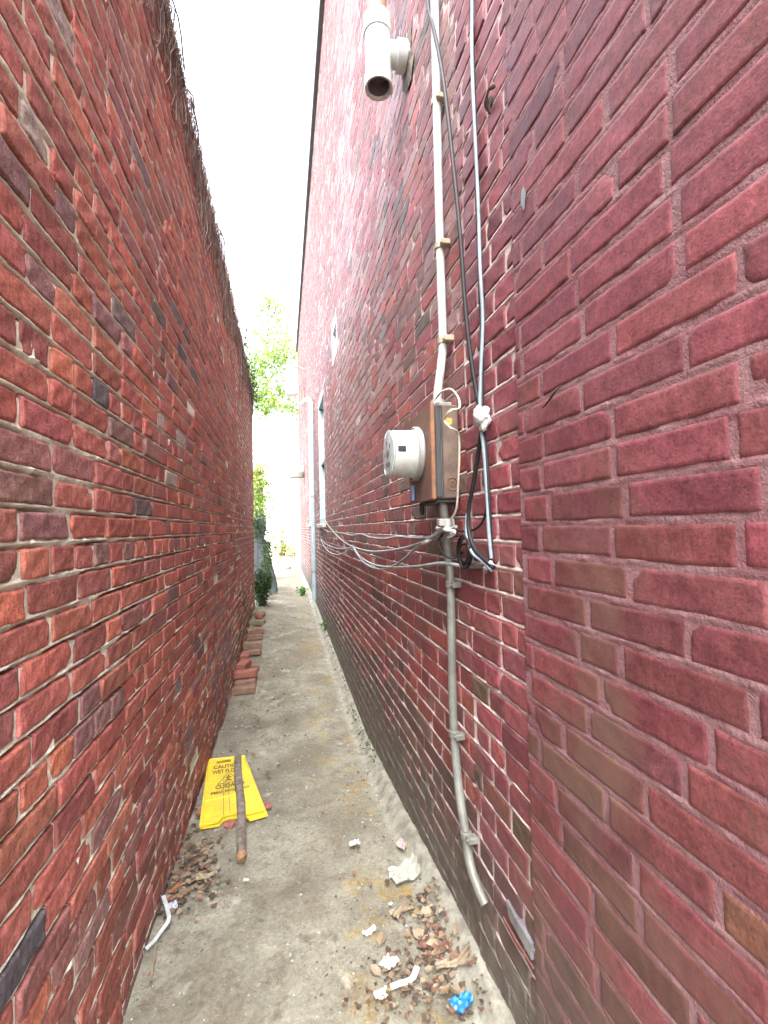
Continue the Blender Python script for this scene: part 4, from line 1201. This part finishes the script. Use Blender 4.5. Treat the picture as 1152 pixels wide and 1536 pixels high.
litter(190, 298, 1300, 18, 28, .010, .032, (3, 3, 1, 4)); litter(60, 320, 1210, 30, 40, .01, .03, (3, 1, 2, 3)); litter(50, 262, 1345, 12, 20, .015, .04, (3, 2, 1, 2))
litter(150, 640, 1425, 26, 34, .007, .024, (3, 3, 2, 4)); litter(90, 640, 1360, 14, 24, .006, .02, (3, 3, 1, 4)); litter(150, 630, 1495, 55, 26, .006, .022, (2, 3, 1, 5)); litter(26, 652, 1425, 12, 12, .018, .04, (1, 1, 5, 1)); litter(12, 640, 1440, 40, 50, .03, .05, (2, 3, 1, 1)); litter(160, 560, 1430, 70, 80, .004, .010, (2, 2, 1, 3))
litter(120, 400, 1030, 35, 70, .01, .03, (2, 2, 1, 4)); litter(40, 540, 1200, 30, 80, .008, .02, (2, 2, 1, 2))
tag(mb.build('leaf_litter', mats), kind='stuff')
mb = MB(); gm = [simple('pebble_pale', (.36, .36, .33), .8), simple('pebble_grey', (.28, .27, .25), .85), simple('pebble_dark', (.1, .09, .08), .85), simple('brick_crumb', (.3, .13, .09), .85)]
for _ in range(4000):
    y = .75 + 9 * rnd.random() ** 1.9; x = rnd.uniform(XL + .01, XR - .06)
    if rnd.random() < .35: x = XL + abs(rnd.gauss(0, .08)) if rnd.random() < .4 else XR - .05 - abs(rnd.gauss(0, .12))
    if not XL < x < XR: continue
    r = rnd.uniform(.0012, .0035) * (1 + .22 * y) * (2.0 if rnd.random() < .04 else 1); z = float(ground_base(x, y)) + r * .2
    z += .030 * (float(fbm(np.array(x * 4), np.array(y * 4), 3, 4)) - .5)
    v = [Vector((x + r * rnd.uniform(.6, 1.2) * a_, y + r * rnd.uniform(.6, 1.2) * b_, z + r * rnd.uniform(.5, 1) * c_)) for a_, b_, c_ in ((1, 0, 0), (-1, 0, 0), (0, 1, 0), (0, -1, 0), (0, 0, 1), (0, 0, -1))]
    mb.add(v, [(0, 2, 4), (2, 1, 4), (1, 3, 4), (3, 0, 4), (2, 0, 5), (1, 2, 5), (3, 1, 5), (0, 3, 5)], rnd.choices(range(4), (3, 4, 3, 1))[0])
tag(mb.build('gravel', gm), kind='stuff')

# brick lumps peeping out from under the sign
for (px, py, r, lab) in ((345, 1241, .026, 'lump of red brick under the notch of the yellow sign'), (300, 1222, .022, 'lump of brick at the left edge of the yellow sign'), (402, 1212, .022, 'lump of brick at the right edge of the yellow sign')):
    g = gp(px, py); mb = MB(); mb.box(g + Vector((-r, -r * .8, -.004)), g + Vector((r, r * .8, r * 1.1)), bev=r * .35, jit=r * .18, rot=Matrix.Rotation(random.uniform(0, 3), 3, 'Z'))
    tag(mb.build('brick_lump', m_loose[0]), lab, 'brick lump')

# metal plate stuck in the wall low on the right, twig, drain bits
pl = MB(); q = [rw(758, 1350, .012), rw(764, 1378, .012), rw(797, 1440, .012), rw(796, 1416, .012)]
pl.add(q + [p + Vector((.012, 0, 0)) for p in q], [(0, 1, 2, 3), (7, 6, 5, 4), (0, 4, 5, 1), (1, 5, 6, 2), (2, 6, 7, 3), (3, 7, 4, 0)])
tag(pl.build('metal_plate', simple('shiny_grey_tin', (.35, .38, .42), .3, .6, col2=(.2, .2, .22), nscale=18)), 'thin grey metal plate tucked into a low joint of the painted wall', 'plate')
pl = MB(); pl.tube([rw(755, 1376, .01), rw(775, 1412, .012), rw(800, 1452, .012)], .003, 6)
tag(pl.build('red_rod', simple('dull_red_rod', (.17, .06, .05), .6)), 'thin red rod lying in the joint under the metal plate', 'rod')
pl = MB(); pl.tube(spline([rw(814, 612, .016), rw(824, 600, .02), rw(832, 588, .022), rw(842, 578, .014)], 4), [.0012 + .0012 * math.sin(k / 12 * 3.1) for k in range(13)], 5)
tag(pl.build('twig', simple('dark_twig', (.03, .025, .025), .8)), 'small dark twig caught on the painted wall right of the foam lump', 'twig')

# ------------------------------------------------------------------ light
w = bpy.data.worlds.new('World'); S.world = w; w.use_nodes = True
nt = w.node_tree; bg = nt.nodes['Background']
sky = nt.nodes.new('ShaderNodeTexSky'); sky.sky_type = 'NISHITA'; sky.sun_disc = False
SUN_EL, SUN_AZ = R(58), R(195)       # azimuth measured from +Y, positive towards +X
sky.sun_elevation = SUN_EL; sky.sun_rotation = SUN_AZ
sky.air_density = 1.0; sky.dust_density = 5.0; sky.ozone_density = 1.0
hs = nt.nodes.new('ShaderNodeHueSaturation'); hs.inputs['Saturation'].default_value = .5
nt.links.new(sky.outputs[0], hs.inputs['Color']); nt.links.new(hs.outputs[0], bg.inputs['Color'])
bg.inputs['Strength'].default_value = .15
sl = bpy.data.lights.new('sun', 'SUN'); sl.energy = .9; sl.angle = R(85); sl.color = (1, .97, .92)
so = bpy.data.objects.new('sun', sl); COL.objects.link(so)
sd = Vector((math.sin(SUN_AZ) * math.cos(SUN_EL), math.cos(SUN_AZ) * math.cos(SUN_EL), math.sin(SUN_EL)))
so.rotation_euler = (-sd).to_track_quat('-Z', 'Y').to_euler()
so.location = (0, 0, 20)

S.view_settings.view_transform = 'Standard'; S.view_settings.look = 'None'
S.view_settings.exposure = 3.24; S.view_settings.gamma = 1
S.render.engine = 'CYCLES'
S.cycles.max_bounces = 8; S.cycles.diffuse_bounces = 5
